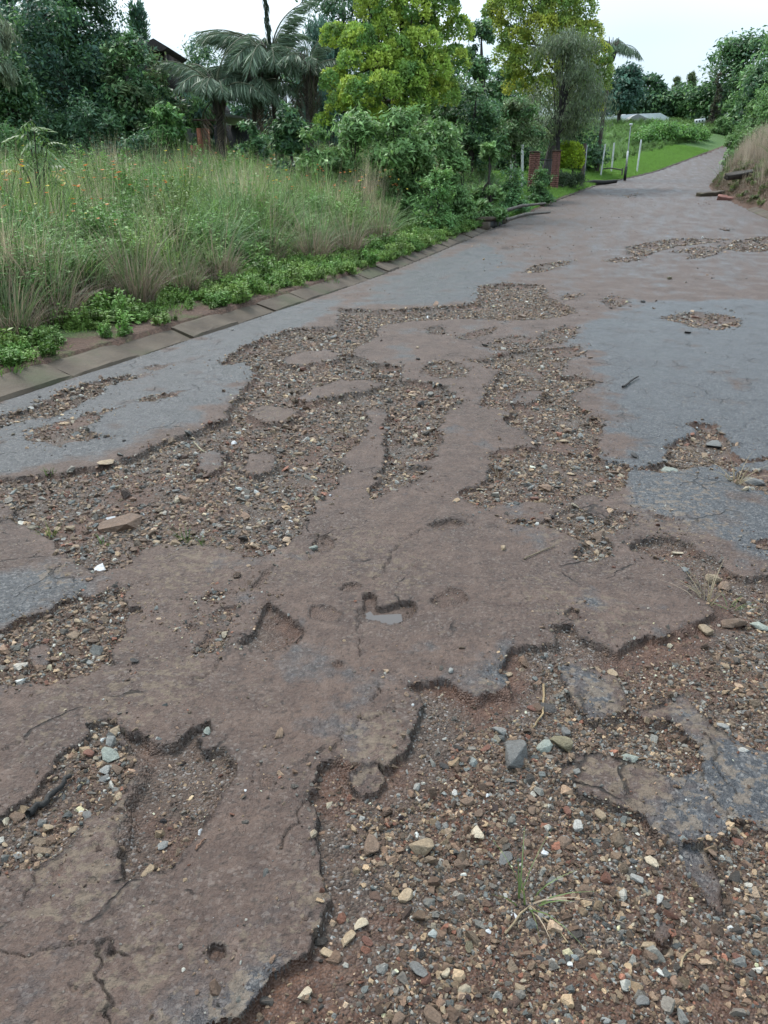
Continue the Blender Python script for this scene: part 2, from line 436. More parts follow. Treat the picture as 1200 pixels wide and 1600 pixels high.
ISLANDS = [   # tarmac left standing inside the holes: (drop below the road m, points)
 (.006, [(307,730),(312,708),(335,702),(353,708),(345,730),(325,736)]),
 (.006, [(380,733),(385,708),(410,702),(432,712),(425,735),(400,740)]),
 (.006, [(390,640),(410,632),(440,634),(467,640),(455,655),(420,658),(400,655)]),
 (.004, [(463,622),(490,606),(530,594),(575,592),(598,600),(570,610),(520,618),(480,626)]),
 (.006, [(440,560),(470,548),(510,546),(537,552),(520,562),(480,568),(452,568)]),
 (.004, [(-60,785),(0,783),(20,790),(19,805),(0,808),(-60,810)]),
 (.008, [(570,640),(592,636),(604,648),(596,668),(578,664)]),
 (.010, [(46,1030),(50,1008),(70,1003),(80,1015),(74,1036),(58,1040)]),
 (.012, [(796,630),(812,612),(846,607),(852,615),(826,628)]),
 (.004, [(1142,700),(1165,690),(1205,692),(1205,712),(1160,716)]),
 (.004, [(889,1025),(919,1040),(960,1055),(976,1077),(978,1104),(960,1112),(922,1125),(897,1096),(882,1070),(877,1042)]),
 (.006, [(990,1112),(1027,1100),(1069,1081),(1088,1107),(1117,1137),(1162,1160),(1260,1192),(1340,1250),(1340,1345),(1200,1297),(1165,1281),(1138,1275),(1130,1296),(1090,1305),(1055,1311),(1016,1286),(1005,1270),(950,1250),(910,1231),(880,1200),(895,1175),(950,1176),(1015,1196),(1050,1210),(1098,1200),(1092,1162),(1070,1146),(1048,1122),(1010,1122)]),
 (.016, [(1065,1316),(1100,1314),(1120,1345),(1136,1380),(1126,1412),(1096,1386),(1076,1350)]),
 (.008, [(545,1206),(560,1198),(585,1198),(598,1212),(592,1232),(565,1238),(548,1226)]),
 (.008, [(1020,1450),(1035,1430),(1060,1436),(1055,1458),(1036,1470)]),
]
CRACKS = [
 [(530,1160),(536,1146),(560,1128),(590,1116),(612,1106)], [(470,1190),(500,1172),(530,1160)],
 [(556,945),(562,968),(558,990),(564,1002),(555,1025)], [(642,836),(625,850),(606,868),(602,885),(584,905)], [(642,836),(668,824)], [(725,816),(742,816)],
 [(0,1490),(60,1484),(100,1476),(150,1470),(175,1487),(205,1484)], [(150,1470),(156,1510),(163,1545),(166,1580),(170,1640)],
 [(190,878),(150,900),(110,918),(96,923)], [(192,921),(225,905),(245,900)],
 [(1087,677),(1130,682),(1160,670),(1200,676),(1250,672)], [(1160,670),(1175,655),(1200,652)], [(1056,812),(1070,810),(1080,812)],
 [(985,858),(960,852),(950,846)], [(1012,842),(1000,836),(982,838)], [(1035,832),(1050,840)],
 [(1110,1148),(1122,1175),(1118,1200),(1150,1235)], [(1098,1200),(1112,1240),(1138,1275)],
 [(960,500),(990,503),(1029,497)], [(900,560),(930,570),(960,560),(985,566)], [(640,760),(660,748),(700,745)],
 [(585,1060),(590,1080),(584,1100)], [(352,1020),(330,1045),(300,1062)], [(560,478),(528,482),(480,490)], [(30,735),(0,742)],
 [(742,472),(745,480),(700,484)], [(440,1010),(460,1000),(478,985)], [(0,1170),(20,1160),(50,1158)], [(480,1245),(460,1290),(440,1320)], [(60,1366),(45,1400),(40,1420)],
]

def poly_xy(pts): return np.array([on_road(u, v) for u, v in pts])
def poly_sd(P, x, y):
    """signed distance to polygon, negative inside"""
    n_ = len(P); d2 = np.full(x.shape, 1e9); ins = np.zeros(x.shape, bool)
    for i in range(n_):
        ax, ay = P[i]; bx, by = P[(i + 1) % n_]
        ex, ey = bx - ax, by - ay
        k = np.clip(((x - ax) * ex + (y - ay) * ey) / (ex * ex + ey * ey + 1e-12), 0, 1)
        d2 = np.minimum(d2, (x - ax - k * ex) ** 2 + (y - ay - k * ey) ** 2)
        c = (ay > y) != (by > y)
        if c.any():
            xi = ax + (y - ay) * ex / (ey if abs(ey) > 1e-12 else 1e-12)
            ins ^= c & (x < xi)
    d = np.sqrt(d2)
    return np.where(ins, -d, d)
def line_d(P, x, y):
    d2 = np.full(x.shape, 1e9)
    for i in range(len(P) - 1):
        ax, ay = P[i]; ex, ey = P[i + 1] - P[i]
        k = np.clip(((x - ax) * ex + (y - ay) * ey) / (ex * ex + ey * ey + 1e-12), 0, 1)
        d2 = np.minimum(d2, (x - ax - k * ex) ** 2 + (y - ay - k * ey) ** 2)
    return np.sqrt(d2)
PXY = [poly_xy(p[4]) for p in PATCHES]
IXY = [poly_xy(p[1]) for p in ISLANDS]
CXY = [poly_xy(p) for p in CRACKS]

# large zones of the tarmac itself: blue-grey clean binder against silt-brown film
CLEAN = [poly_xy(p) for p in (
 [(900,520),(1000,470),(1260,470),(1260,900),(1150,880),(1060,830),(1000,770),(950,640)],
 [(-80,760),(40,735),(300,670),(400,570),(530,470),(400,480),(200,560),(-80,650)],
 [(540,480),(740,470),(800,420),(760,380),(640,420)],
 [(-80,900),(60,870),(130,900),(60,950),(-80,990)],
 [(870,1190),(900,1160),(1080,1070),(1330,1200),(1330,1340),(1060,1320)],
 [(860,1020),(900,1010),(985,1070),(985,1115),(920,1130)],
)]
TANS = [(130,1350,70,1.0),(190,1290,45,.8),(200,1530,90,.7),(400,1490,60,.5),(120,1430,60,.5),(590,1165,60,1.0),(490,1410,35,.9),(370,1560,45,.9),(290,885,80,.75),(300,860,60,.7),(200,1085,60,.8),(270,1060,50,.8),(230,990,50,.5),(90,1110,60,.6),(560,860,90,.55),(620,890,80,.5),(930,1085,55,1.0),(1000,1230,110,.95),(1100,1150,70,.9),(1180,1240,60,.8),(960,965,60,.6),(870,930,80,.5),(1050,800,90,.7),(1080,760,70,.6),(90,895,40,.7),(770,1080,40,.5),(450,880,50,.5),(880,830,70,.5),(420,640,40,.6)]
TXY = [(np.array(on_road(u, v)), np.array(on_road(u + r, v)), k) for u, v, r, k in TANS]

def road_fields(x, y, fine=True):
    """offset from road level, patch index (-1 tarmac), and surface fields"""
    r = np.hypot(x, y)
    nz = (fbm(x, y, .16, 3, 3) * .050 * (1 - .35 * sstep(4, 8, r)) + fbm(x, y, .05, 3, 31, .6) * .024 * np.clip(3.2 / r, .1, 1)) * np.clip(r / 3.0, .75, 2.2)
    d = np.full(x.shape, 9.0); idx = np.full(x.shape, -1); dep = np.zeros(x.shape)
    for i, P in enumerate(PXY):
        ext = np.ptp(P, axis=0); size = min(ext.min(), .5)
        lo, hi = P.min(0) - .5, P.max(0) + .5
        m = (x > lo[0]) & (x < hi[0]) & (y > lo[1]) & (y < hi[1])
        if not m.any(): continue
        s = poly_sd(P, x[m], y[m]) + nz[m] * min(1.0, size / .25)
        b = s < d[m]
        mi = np.flatnonzero(m)[b] if x.ndim == 1 else None
        d[mi] = s[b]; idx[mi] = i; dep[mi] = PATCHES[i][1]
    isl = np.full(x.shape, 9.0); drop = np.zeros(x.shape)
    for j, P in enumerate(IXY):
        lo, hi = P.min(0) - .4, P.max(0) + .4
        m = (x > lo[0]) & (x < hi[0]) & (y > lo[1]) & (y < hi[1])
        if not m.any(): continue
        s = poly_sd(P, x[m], y[m]) + nz[m] * .6
        b = s < isl[m]; mi = np.flatnonzero(m)[b]
        isl[mi] = s[b]; drop[mi] = ISLANDS[j][0]
    dd = np.maximum(d, -isl)                      # >0 tarmac, <0 broken away
    on_isl = (isl < 0) & (d < 0)
    edge = np.clip(r / 4.0, .7, 3.0)
    ww = .007 + .045 * sstep(.05, .4, fbm(x, y, .28, 2, 43))
    ww = np.maximum(ww * edge, .0011 * r * r)
    k = sstep(0.0, 1.0, -dd / ww)
    bed = fbm(x, y, .5, 3, 11) * .016 + fbm(x, y, .09, 3, 12) * .012
    dep = dep * (.80 + .35 * sstep(3.5, 7.0, r) + .6 * sstep(8, 16, r))
    h = -dep * k + bed * sstep(0, .06, -dd)
    h = h - np.where(on_isl, drop, 0)
    # crumbling rim, sags and pits of the tarmac
    tar = sstep(-.002, .004, dd)
    rimn = sstep(-.1, .35, fbm(x, y, .10, 3, 41))
    h = h - tar * .007 * rimn * sstep(.055, 0, dd)
    h = h + fbm(x, y, 1.3, 3, 21) * .016 * np.clip(5.0 / r, .25, 1) + tar * fbm(x, y, .22, 3, 22) * .006 * np.clip(4.0 / r, .1, 1)
    if fine:
        h = h + tar * (fbm(x, y, .03, 3, 23) * .0011 + sstep(.15, .5, fbm(x, y, .02, 2, 26)) * sstep(0, .4, fbm(x, y, .35, 3, 27)) * .0035)
        pit = sstep(.20, .48, fbm(x, y, .05, 3, 24)) * sstep(-.05, .35, fbm(x, y, .45, 2, 25))
        h = h - tar * pit * .008 * np.clip(3.0 / r, .2, 1)
    cr = np.full(x.shape, 9.0)
    for P in CXY:
        lo, hi = P.min(0) - .15, P.max(0) + .15
        m = (x > lo[0]) & (x < hi[0]) & (y > lo[1]) & (y < hi[1])
        if m.any(): cr[m] = np.minimum(cr[m], line_d(P, x[m] + fbm(x[m], y[m], .06, 2, 51) * .03, y[m] + fbm(x[m], y[m], .06, 2, 52) * .03))
    cw = np.clip(r * .0011, .0022, .008) * (1 + .8 * fbm(x, y, .1, 2, 53))
    h = h - tar * .010 * sstep(cw * 1.4, cw * .4, cr)
    return h, np.where(dd < 0, idx, -1), dd, cr

def surface_fields(x, y):
    c = np.zeros(x.shape)
    for P in CLEAN:
        c = np.maximum(c, sstep(.25, -.25, poly_sd(P, x, y) + fbm(x, y, .6, 4, 61) * .45))
    far = sstep(6, 16, y)
    c = c * (1 - .5 * far) + far * .36
    tn = np.zeros(x.shape)
    for p, q, k in TXY:
        rad = np.hypot(*(q - p)) + .02
        tn = np.maximum(tn, k * np.exp(-(((x - p[0]) / rad) ** 2 + ((y - p[1]) / (rad * 1.5)) ** 2)))
    return 1 - c, tn

def road_height(x, y):
    x = np.atleast_1d(np.asarray(x, float)); y = np.atleast_1d(np.asarray(y, float))
    return road_plane(x, y) + road_fields(x, y, False)[0]

# fan-shaped tessellation, fine where the ground is near
vrow = np.concatenate([np.linspace(2600, 1700, 30)[:-1], np.linspace(1700, 960, 280)[:-1], np.linspace(960, 440, 350)[:-1], np.linspace(440, 306, 76)])
dep_ = PITCH + np.arctan((vrow - 800.0) / FPX)
rr = CAM_H / np.tan(np.clip(dep_, R(0.6), R(83)))
rr = np.concatenate([rr[rr < 42], np.geomspace(42.5, 150, 60)])
ph = np.concatenate([np.linspace(-85, -41, 60)[:-1], np.linspace(-41, 41, 640)[:-1], np.linspace(41, 85, 60)])
ph = np.radians(ph)
RRg, PHg = np.meshgrid(rr, ph, indexing='ij')
gx, gy = (RRg * np.sin(PHg)).ravel(), (RRg * np.cos(PHg)).ravel()
gt, ge = te(gx, gy)
inside = (ge > -.06) & (ge < road_w(gt) + .12)
hh = np.zeros(gx.shape); pid = np.full(gx.shape, -1); ddv = np.full(gx.shape, 9.0); crk = np.full(gx.shape, 9.0)
mud = np.zeros(gx.shape); tan_ = np.zeros(gx.shape)
sel = np.flatnonzero(inside)
hh[sel], pid[sel], ddv[sel], crk[sel] = road_fields(gx[sel], gy[sel])
mud[sel], tan_[sel] = surface_fields(gx[sel], gy[sel])
gz = road_z(gt) + hh
gz = gz - sstep(.02, -.05, ge) * .04
nr, nc = RRg.shape
I = np.arange(nr * nc).reshape(nr, nc)
quads = np.stack([I[:-1, :-1], I[:-1, 1:], I[1:, 1:], I[1:, :-1]], -1).reshape(-1, 4)[:, ::-1]
quads = quads[inside[quads].all(1)]
fid = np.where((pid[quads] >= 0).sum(1) >= 3, pid[quads].max(1), -1)
rr0 = np.hypot(gx, gy)
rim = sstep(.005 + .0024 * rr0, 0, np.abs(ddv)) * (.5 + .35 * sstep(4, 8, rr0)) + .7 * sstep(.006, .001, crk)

# materials of the road
n = NT('tarmac')
p = n.pos()
blot = n.attr('blot')
blot2 = n.noise(p, 11.0, 4, .68)
sp1 = n.noise(p, 42.0, 2, .7)
sep = n.n.new('ShaderNodeSeparateColor'); n.set(sep.inputs[0], n.voro(p, 115.0, 'Color'))
stone = n.ramp(sep.outputs[0], [(0.0, (.014, .014, .015)), (.5, (.034, .033, .034)), (.82, (.075, .070, .066)), (.95, (.19, .175, .16))])
grey = n.mix(.5, stone, n.ramp(sp1, [(.32, (.018, .019, .022)), (.5, (.036, .038, .043)), (.68, (.080, .081, .085))]))
silt = n.ramp(blot2, [(.25, (.062, .037, .028)), (.5, (.097, .061, .0455)), (.76, (.138, .091, .069))])
silt = n.mix(n.ramp(sp1, [(.34, .5), (.46, 0.0)]), silt, (.026, .019, .015))
silt = n.mix(n.ramp(blot, [(.35, .05), (.7, .30)]), silt, stone)
mudf = n.attr('mudv')
mudf = n.math('ADD', mudf, n.math('MULTIPLY', n.math('SUBTRACT', blot2, .5), .7))
mudf = n.ramp(mudf, [(.25, 0.03), (.75, .94)])
base = n.mix(mudf, grey, silt)
tn = n.noise(p, 24.0, 4, .62)
tanm = n.ramp(n.math('ADD', n.math('MULTIPLY', n.attr('tan'), .15), tn), [(.605, 0.0), (.66, .85)])
tanm = n.math('MULTIPLY', tanm, n.ramp(n.attr('tan'), [(.12, 0.0), (.4, .9)]))
tanm2 = n.math('MULTIPLY', n.ramp(tn, [(.60, 0.0), (.65, .5)]), n.ramp(blot, [(.45, 0.0), (.62, 1.0)]))
tanm = n.math('MAXIMUM', tanm, tanm2)
base = n.mix(tanm, base, n.ramp(sp1, [(.3, (.090, .066, .048)), (.7, (.165, .125, .090))]))
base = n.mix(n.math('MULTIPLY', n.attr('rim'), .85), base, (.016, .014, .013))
peb = n.n.new('ShaderNodeTexVoronoi'); n.set(peb.inputs['Vector'], p); peb.inputs['Scale'].default_value = 48.0
pebm = n.math('MULTIPLY', n.ramp(peb.outputs['Distance'], [(.12, 1.0), (.18, 0.0)]), n.ramp(peb.outputs['Color'], [(.68, 0.0), (.76, .85)]))
base = n.mix(pebm, base, (.17, .14, .115))
wob = n.n.new('ShaderNodeVectorMath'); wob.operation = 'MULTIPLY_ADD'
wn_ = n.n.new('ShaderNodeTexNoise'); n.set(wn_.inputs['Vector'], p); wn_.inputs['Scale'].default_value = 7.0; wn_.inputs['Detail'].default_value = 3.0
n.set(wob.inputs[0], wn_.outputs['Color']); wob.inputs[1].default_value = (.16, .16, .0); n.set(wob.inputs[2], p)
hair = n.n.new('ShaderNodeTexVoronoi'); hair.feature = 'DISTANCE_TO_EDGE'; n.set(hair.inputs['Vector'], wob.outputs[0]); hair.inputs['Scale'].default_value = 2.6
hairm = n.math('MULTIPLY', n.ramp(hair.outputs['Distance'], [(.004, 1.0), (.016, 0.0)]), n.ramp(n.math('SUBTRACT', blot, n.math('MULTIPLY', mudf, .10)), [(.50, 0.0), (.62, .8)]))
base = n.mix(hairm, base, (.018, .015, .013))
rough = n.math('ADD', n.math('ADD', n.ramp(blot, [(.3, .34), (.7, .54)]), n.math('MULTIPLY', tanm, .2)), n.math('MULTIPLY', mudf, .14))
hn = n.noise(p, 60.0, 3, .75)
hgt = n.math('ADD', n.math('MULTIPLY', hn, 1.3), n.math('SUBTRACT', n.math('MULTIPLY', pebm, .35), hairm))
spc = n.math('SUBTRACT', .38, n.math('MULTIPLY', mudf, .20))
M_TAR = n.surf(base, rough, n.bump(hgt, 1.0, .011), spc)

n = NT('pothole_soil')
p = n.pos()
b1 = n.attr('blot'); b2 = n.noise(p, 22.0, 4, .7)
soil = n.ramp(b2, [(.25, (.028, .015, .010)), (.5, (.074, .037, .024)), (.72, (.125, .068, .045))])
soil = n.mix(n.ramp(b1, [(.42, 0.0), (.62, .7)]), soil, n.ramp(b2, [(.3, (.040, .029, .023)), (.7, (.090, .066, .050))]))
soil = n.mix(n.attr('sil'), soil, n.ramp(b2, [(.3, (.046, .029, .022)), (.7, (.105, .068, .052))]))
gv_ = n.n.new('ShaderNodeTexVoronoi'); n.set(gv_.inputs['Vector'], p); gv_.inputs['Scale'].default_value = 140.0
sg = n.n.new('ShaderNodeSeparateColor'); n.set(sg.inputs[0], gv_.outputs['Color'])
gcol = n.ramp(sg.outputs[0], [(0.0, (.024, .020, .018)), (.4, (.060, .042, .031)), (.75, (.105, .078, .060)), (.93, (.15, .135, .12)), (1.0, (.36, .34, .32))])
soil = n.mix(n.math('MULTIPLY', n.ramp(b1, [(.36, .10), (.62, .6)]), n.math('SUBTRACT', 1.0, n.attr('sil'))), soil, gcol)
hgt = n.math('ADD', n.math('MULTIPLY', gv_.outputs['Distance'], -.7), n.math('MULTIPLY', b2, 1.2))
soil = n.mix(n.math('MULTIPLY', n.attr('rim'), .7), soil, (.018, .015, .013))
M_SOIL = n.surf(soil, n.ramp(b1, [(.3, .45), (.7, .7)]), n.bump(hgt, .9, .01), .22)

att = np.clip(7.0 / np.hypot(gx, gy), .22, 1)
blotv = .5 + .75 * fbm(gx, gy, .42, 5, 201, .6)
ca, sa = UY, UX
streakv = .5 + .75 * fbm((gx * ca - gy * sa) * 1.6, (gx * sa + gy * ca) * .26, .62, 4, 202, .6)
mudv = mud + (blotv - .5) * 1.5 * att + (streakv - .5) * .8 * np.sqrt(att)
blotv = .5 + (blotv - .5) * np.sqrt(att)
silv = np.zeros(gx.shape)
for i, q in enumerate(PATCHES):
    silv[pid == i] = .8 if q[2] <= .15 else (.35 if q[2] <= .3 else 0.0)
def sub_mesh(name, mask, mat, parent=None):
    q = quads[mask]
    u_, inv = np.unique(q, return_inverse=True)
    v = np.stack([gx[u_], gy[u_], gz[u_]], 1)
    me = raw_mesh(name, v, inv.reshape(q.shape), mat, {'mud': mud[u_], 'tan': tan_[u_], 'blot': blotv[u_], 'mudv': mudv[u_], 'sil': silv[u_], 'rim': np.clip(rim[u_], 0, 1)}, True)
    return obj(name, me, parent)
road = tag(sub_mesh('road', fid < 0, M_TAR), kind='structure')
for i, P in enumerate(PATCHES):
    if (fid == i).sum() > 3:
        b = sub_mesh('pothole_bed', fid == i, M_SOIL, road)

# ------------------------------------------------------------------ ground on both sides, one sheet to the horizon
n = NT('ground')
p = n.pos()
g1 = n.noise(p, .35, 5, .6); g2 = n.noise(p, 2.6, 6, .65); g3 = n.noise(p, 24.0, 5, .65)
earth = n.ramp(g3, [(.25, (.045, .028, .020)), (.55, (.095, .055, .038)), (.8, (.15, .095, .066))])
turf = n.ramp(g3, [(.25, (.030, .058, .014)), (.55, (.060, .115, .026)), (.8, (.095, .16, .042))])
litter = n.ramp(n.noise(p, 14.0, 4, .75), [(.3, (.030, .020, .015)), (.5, (.085, .055, .038)), (.7, (.17, .125, .09))])
gr = n.math('ADD', n.attr('green'), n.math('MULTIPLY', n.math('SUBTRACT', g2, .5), .9))
c = n.mix(n.ramp(gr, [(.35, 0.0), (.62, 1.0)]), earth, turf)
lt = n.math('MULTIPLY', n.attr('bank'), n.ramp(g2, [(.3, .25), (.65, .95)]))
c = n.mix(lt, c, litter)
M_GROUND = n.surf(c, .9, n.bump(n.math('ADD', g3, n.math('MULTIPLY', g2, 2.0)), .9, .04), .3)
tcol = np.concatenate([np.linspace(-60, -6, 19)[:-1], np.linspace(-6, 60, 265)[:-1], np.geomspace(60, 540, 90)])
el = -np.concatenate([np.geomspace(1.2, 420, 60)[::-1], np.linspace(1.2, .33, 8)[1:], [.29, .15, .0]])
rows_v, rows_g, rows_b = [], [], []
for t_ in tcol:
    w = float(road_w(t_))
    er = w + np.concatenate([[0.0, .12, .32], np.geomspace(.5, 8, 44), np.geomspace(8.4, 420, 40)])
    e_ = np.concatenate([el, [.18], np.linspace(.18, w - .14, 6)[1:-1], [w - .14], er])
    X, Y = xy(np.full(e_.shape, t_), e_)
    Z = H(X, Y)
    under = (e_ > .05) & (e_ < w - .05)
    Z = np.where(under, road_z(t_) - .16, Z)
    kerbed = (t_ < 25.0)
    if kerbed: Z = np.where((e_ > -.285) & (e_ <= .05), road_z(t_) - .16, Z)
    rk = t_ < 36.0
    if rk: Z = np.where((e_ >= w - .05) & (e_ < w + .30), road_z(t_) - .16, Z)
    rows_v.append(np.stack([X, Y, Z], 1))
    gl = np.where(e_ < 0, .62 + .1 * (t_ > 30) - .28 * sstep(-1.2, -.6, e_) * (t_ < 26), 0)
    grt = np.where(e_ > w, .12 + .7 * sstep(3.5, 7, e_ - w), 0)
    rows_g.append(gl + grt)
    rows_b.append(np.where(e_ > w, sstep(.2, .6, e_ - w) * (1 - sstep(5, 9, e_ - w)), 0))
gv = np.concatenate(rows_v); m_, k_ = len(tcol), len(rows_v[0])
I = np.arange(m_ * k_).reshape(m_, k_)
gq = np.stack([I[:-1, :-1], I[:-1, 1:], I[1:, 1:], I[1:, :-1]], -1).reshape(-1, 4)
ground = obj('ground', raw_mesh('ground', gv, gq, M_GROUND, {'green': np.concatenate(rows_g), 'bank': np.concatenate(rows_b)}, True))
tag(ground, kind='structure')

# ------------------------------------------------------------------ kerbs
n = NT('kerb_concrete'); p = n.pos()
k1 = n.noise(p, 2.4, 6, .62); k2 = n.noise(p, 30.0, 5, .65)
c = n.ramp(k1, [(.25, (.034, .023, .015)), (.5, (.068, .049, .033)), (.75, (.105, .080, .056))])
c = n.mix(n.ramp(k2, [(.45, 0.0), (.75, .5)]), c, (.07, .058, .046))
c = n.mix(n.ramp(n.noise(p, 1.1, 5, .6), [(.52, 0.0), (.66, .55)]), c, (.045, .055, .022))
M_KERB = n.surf(c, .72, n.bump(k2, .7, .008), .2)

def kerb_block(t0, t1, side='L', drop=0.0, prof=None):
    prof = prof or [(.035, -.13), (.035, -.012), (.012, .022), (-.03, .034), (-.235, .100), (-.280, .106), (-.300, .09), (-.300, -.13)]
    secs = 7
    vs_, fs_ = [], []
    for i in range(secs):
        f = i / (secs - 1); t_ = t0 + (t1 - t0) * f
        base = 0.0 if side == 'L' else float(road_w(t_))
        inset = .010 if i in (0, secs - 1) else 0.0
        for (e_, z_) in prof:
            ee = e_ if side == 'L' else -e_
            zz = z_ - (inset if z_ > 0 else 0)
            X, Y = xy(t_, base + ee)
            w_ = (random.random() - .5) * .007
            vs_.append((float(X) + w_, float(Y) + w_, float(road_z(t_)) + zz + w_ + drop))
    m = len(prof)
    for i in range(secs - 1):
        for k in range(m - 1):
            q = (i * m + k, (i + 1) * m + k, (i + 1) * m + k + 1, i * m + k + 1)
            fs_.append(q if side == 'L' else q[::-1])
    bm = bmesh.new()
    bv = [bm.verts.new(v) for v in vs_]
    for f in fs_: bm.faces.new([bv[k] for k in f])
    for i in (0, secs - 1):
        bm.faces.new([bv[i * m + k] for k in range(m)])
    bmesh.ops.recalc_face_normals(bm, faces=bm.faces)
    me = bpy.data.meshes.new('kerb_stone'); bm.to_mesh(me); bm.free()
    me.materials.append(M_KERB)
    return me
kerb = tag(empty('kerb', (*map(float, xy(5.0, -.15)), 0.05)), kind='structure')
t_ = -3.6
while t_ < 22.4:
    L_ = random.choice([.98, .98, .97, .99, .62])
    o = obj('kerb_stone', kerb_block(t_ + .007, t_ + L_ - .007, 'L', random.uniform(-.022, .012)))
    o.parent = kerb; o.matrix_parent_inverse = Matrix.Translation(-Vector(kerb.location))
    t_ += L_
for t0, t1, dz in ((25.1, 26.0, -.03), (26.05, 27.0, -.04), (27.05, 28.0, -.05)):
    o = obj('kerb_stone', kerb_block(t0, t1, 'L', dz)); o.parent = kerb; o.matrix_parent_inverse = Matrix.Translation(-Vector(kerb.location))
far_prof = [(.03, -.1), (.03, .012), (0, .02), (-.22, .03), (-.30, .04), (-.32, .03), (-.32, -.1)]
channel = tag(empty('concrete_channel', (*map(float, xy(40.0, 0)), 1.2)), kind='structure')
for k in range(26):
    t0 = 33.5 + k * 2.5
    o = obj('channel_slab', kerb_block(t0 + .02, t0 + 2.48, 'L', random.uniform(-.006, .006), far_prof)); o.parent = channel; o.matrix_parent_inverse = Matrix.Translation(-Vector(channel.location))
kerb2 = tag(empty('kerb_return', (*map(float, xy(26.0, 7.7)), .7)), kind='structure')
tr = [20.9, 21.35, 21.8, 22.35, 23.0, 23.8, 24.7, 25.6, 26.5, 27.4, 28.3, 29.2, 30.1, 31.0]
for a, b in zip(tr[:-1], tr[1:]):
    o = obj('kerb_stone', kerb_block(a + .006, b - .006, 'R', random.uniform(-.01, .01))); o.parent = kerb2; o.matrix_parent_inverse = Matrix.Translation(-Vector(kerb2.location))
# ------------------------------------------------------------------ scattering helper
def hidden_collection(name, objs):
    c = bpy.data.collections.new(name)
    for o in objs: c.objects.link(o)
    return c
def scatter(name, pts, rot, scl, idx, tint, coll, parent=None):
    me = bpy.data.meshes.new(name)
    N = len(pts)
    me.vertices.add(N); me.vertices.foreach_set('co', np.ascontiguousarray(pts, np.float32).ravel())
    a = me.attributes.new('rot', 'FLOAT_VECTOR', 'POINT'); a.data.foreach_set('vector', np.ascontiguousarray(rot, np.float32).ravel())
    a = me.attributes.new('scl', 'FLOAT_VECTOR', 'POINT'); a.data.foreach_set('vector', np.ascontiguousarray(scl, np.float32).ravel())
    a = me.attributes.new('pick', 'INT', 'POINT'); a.data.foreach_set('value', np.ascontiguousarray(idx, np.int32))
    c4 = np.ones((N, 4), np.float32); c4[:, :3] = tint
    a = me.attributes.new('tint', 'FLOAT_COLOR', 'POINT'); a.data.foreach_set('color', c4.ravel())
    o = obj(name, me, parent)
    ng = bpy.data.node_groups.new(name + '_scatter', 'GeometryNodeTree')
    ng.interface.new_socket('Geometry', in_out='INPUT', socket_type='NodeSocketGeometry')
    ng.interface.new_socket('Geometry', in_out='OUTPUT', socket_type='NodeSocketGeometry')
    nn, ll = ng.nodes, ng.links
    gi, go = nn.new('NodeGroupInput'), nn.new('NodeGroupOutput')
    ip = nn.new('GeometryNodeInstanceOnPoints')
    ci = nn.new('GeometryNodeCollectionInfo')
    ci.inputs['Collection'].default_value = coll
    ci.inputs['Separate Children'].default_value = True
    ci.inputs['Reset Children'].default_value = True
    def na(nm, ty):
        q = nn.new('GeometryNodeInputNamedAttribute'); q.data_type = ty; q.inputs['Name'].default_value = nm
        return q.outputs['Attribute']
    e2r = nn.new('FunctionNodeEulerToRotation')
    ll.new(na('rot', 'FLOAT_VECTOR'), e2r.inputs[0])
    ll.new(gi.outputs[0], ip.inputs['Points'])
    ll.new(ci.outputs[0], ip.inputs['Instance'])
    ip.inputs['Pick Instance'].default_value = True
    ll.new(na('pick', 'INT'), ip.inputs['Instance Index'])
    ll.new(e2r.outputs[0], ip.inputs['Rotation'])
    ll.new(na('scl', 'FLOAT_VECTOR'), ip.inputs['Scale'])
    ll.new(ip.outputs[0], go.inputs[0])
    md = o.modifiers.new('scatter', 'NODES'); md.node_group = ng
    return o

# ------------------------------------------------------------------ stones
def stone_mesh(name, seed, npts, flat, mat, detail=False, boxy=0.0):
    r_ = np.random.default_rng(seed)
    p = r_.normal(size=(npts, 3)); p /= np.linalg.norm(p, axis=1)[:, None]
    if boxy:
        p = np.sign(p) * np.abs(p) ** (1 - boxy)
        p /= np.abs(p).max()
    p *= r_.uniform(.8, 1.0, (npts, 1))
    p *= np.array([1.0, r_.uniform(.62, .9), r_.uniform(*flat)]) * .5
    bm = bmesh.new()
    for q in p: bm.verts.new(q)
    res = bmesh.ops.convex_hull(bm, input=bm.verts)
    bmesh.ops.delete(bm, geom=[g for g in res['geom_interior'] if isinstance(g, bmesh.types.BMVert)], context='VERTS')
    bmesh.ops.dissolve_limit(bm, angle_limit=R(12), verts=bm.verts, edges=bm.edges)
    if detail:
        bmesh.ops.bevel(bm, geom=list(bm.edges), offset=.045, segments=2, profile=.6, affect='EDGES', clamp_overlap=True)
        bmesh.ops.triangulate(bm, faces=bm.faces)
        bmesh.ops.subdivide_edges(bm, edges=[e for e in bm.edges if e.calc_length() > .16], cuts=1)
        for v in bm.verts:
            c = np.array(v.co)
            k = float(fbm(np.array([c[0] * 3 + seed]), np.array([c[1] * 3 + c[2] * 2.3]), .6, 3, seed)[0])
            v.co *= 1 + .10 * k
    bmesh.ops.triangulate(bm, faces=bm.faces)
    bmesh.ops.recalc_face_normals(bm, faces=bm.faces)
    me = bpy.data.meshes.new(name); bm.to_mesh(me); bm.free()
    if detail:
        me.polygons.foreach_set('use_smooth', np.ones(len(me.polygons), dtype=bool))
    me.materials.append(mat)
    return me
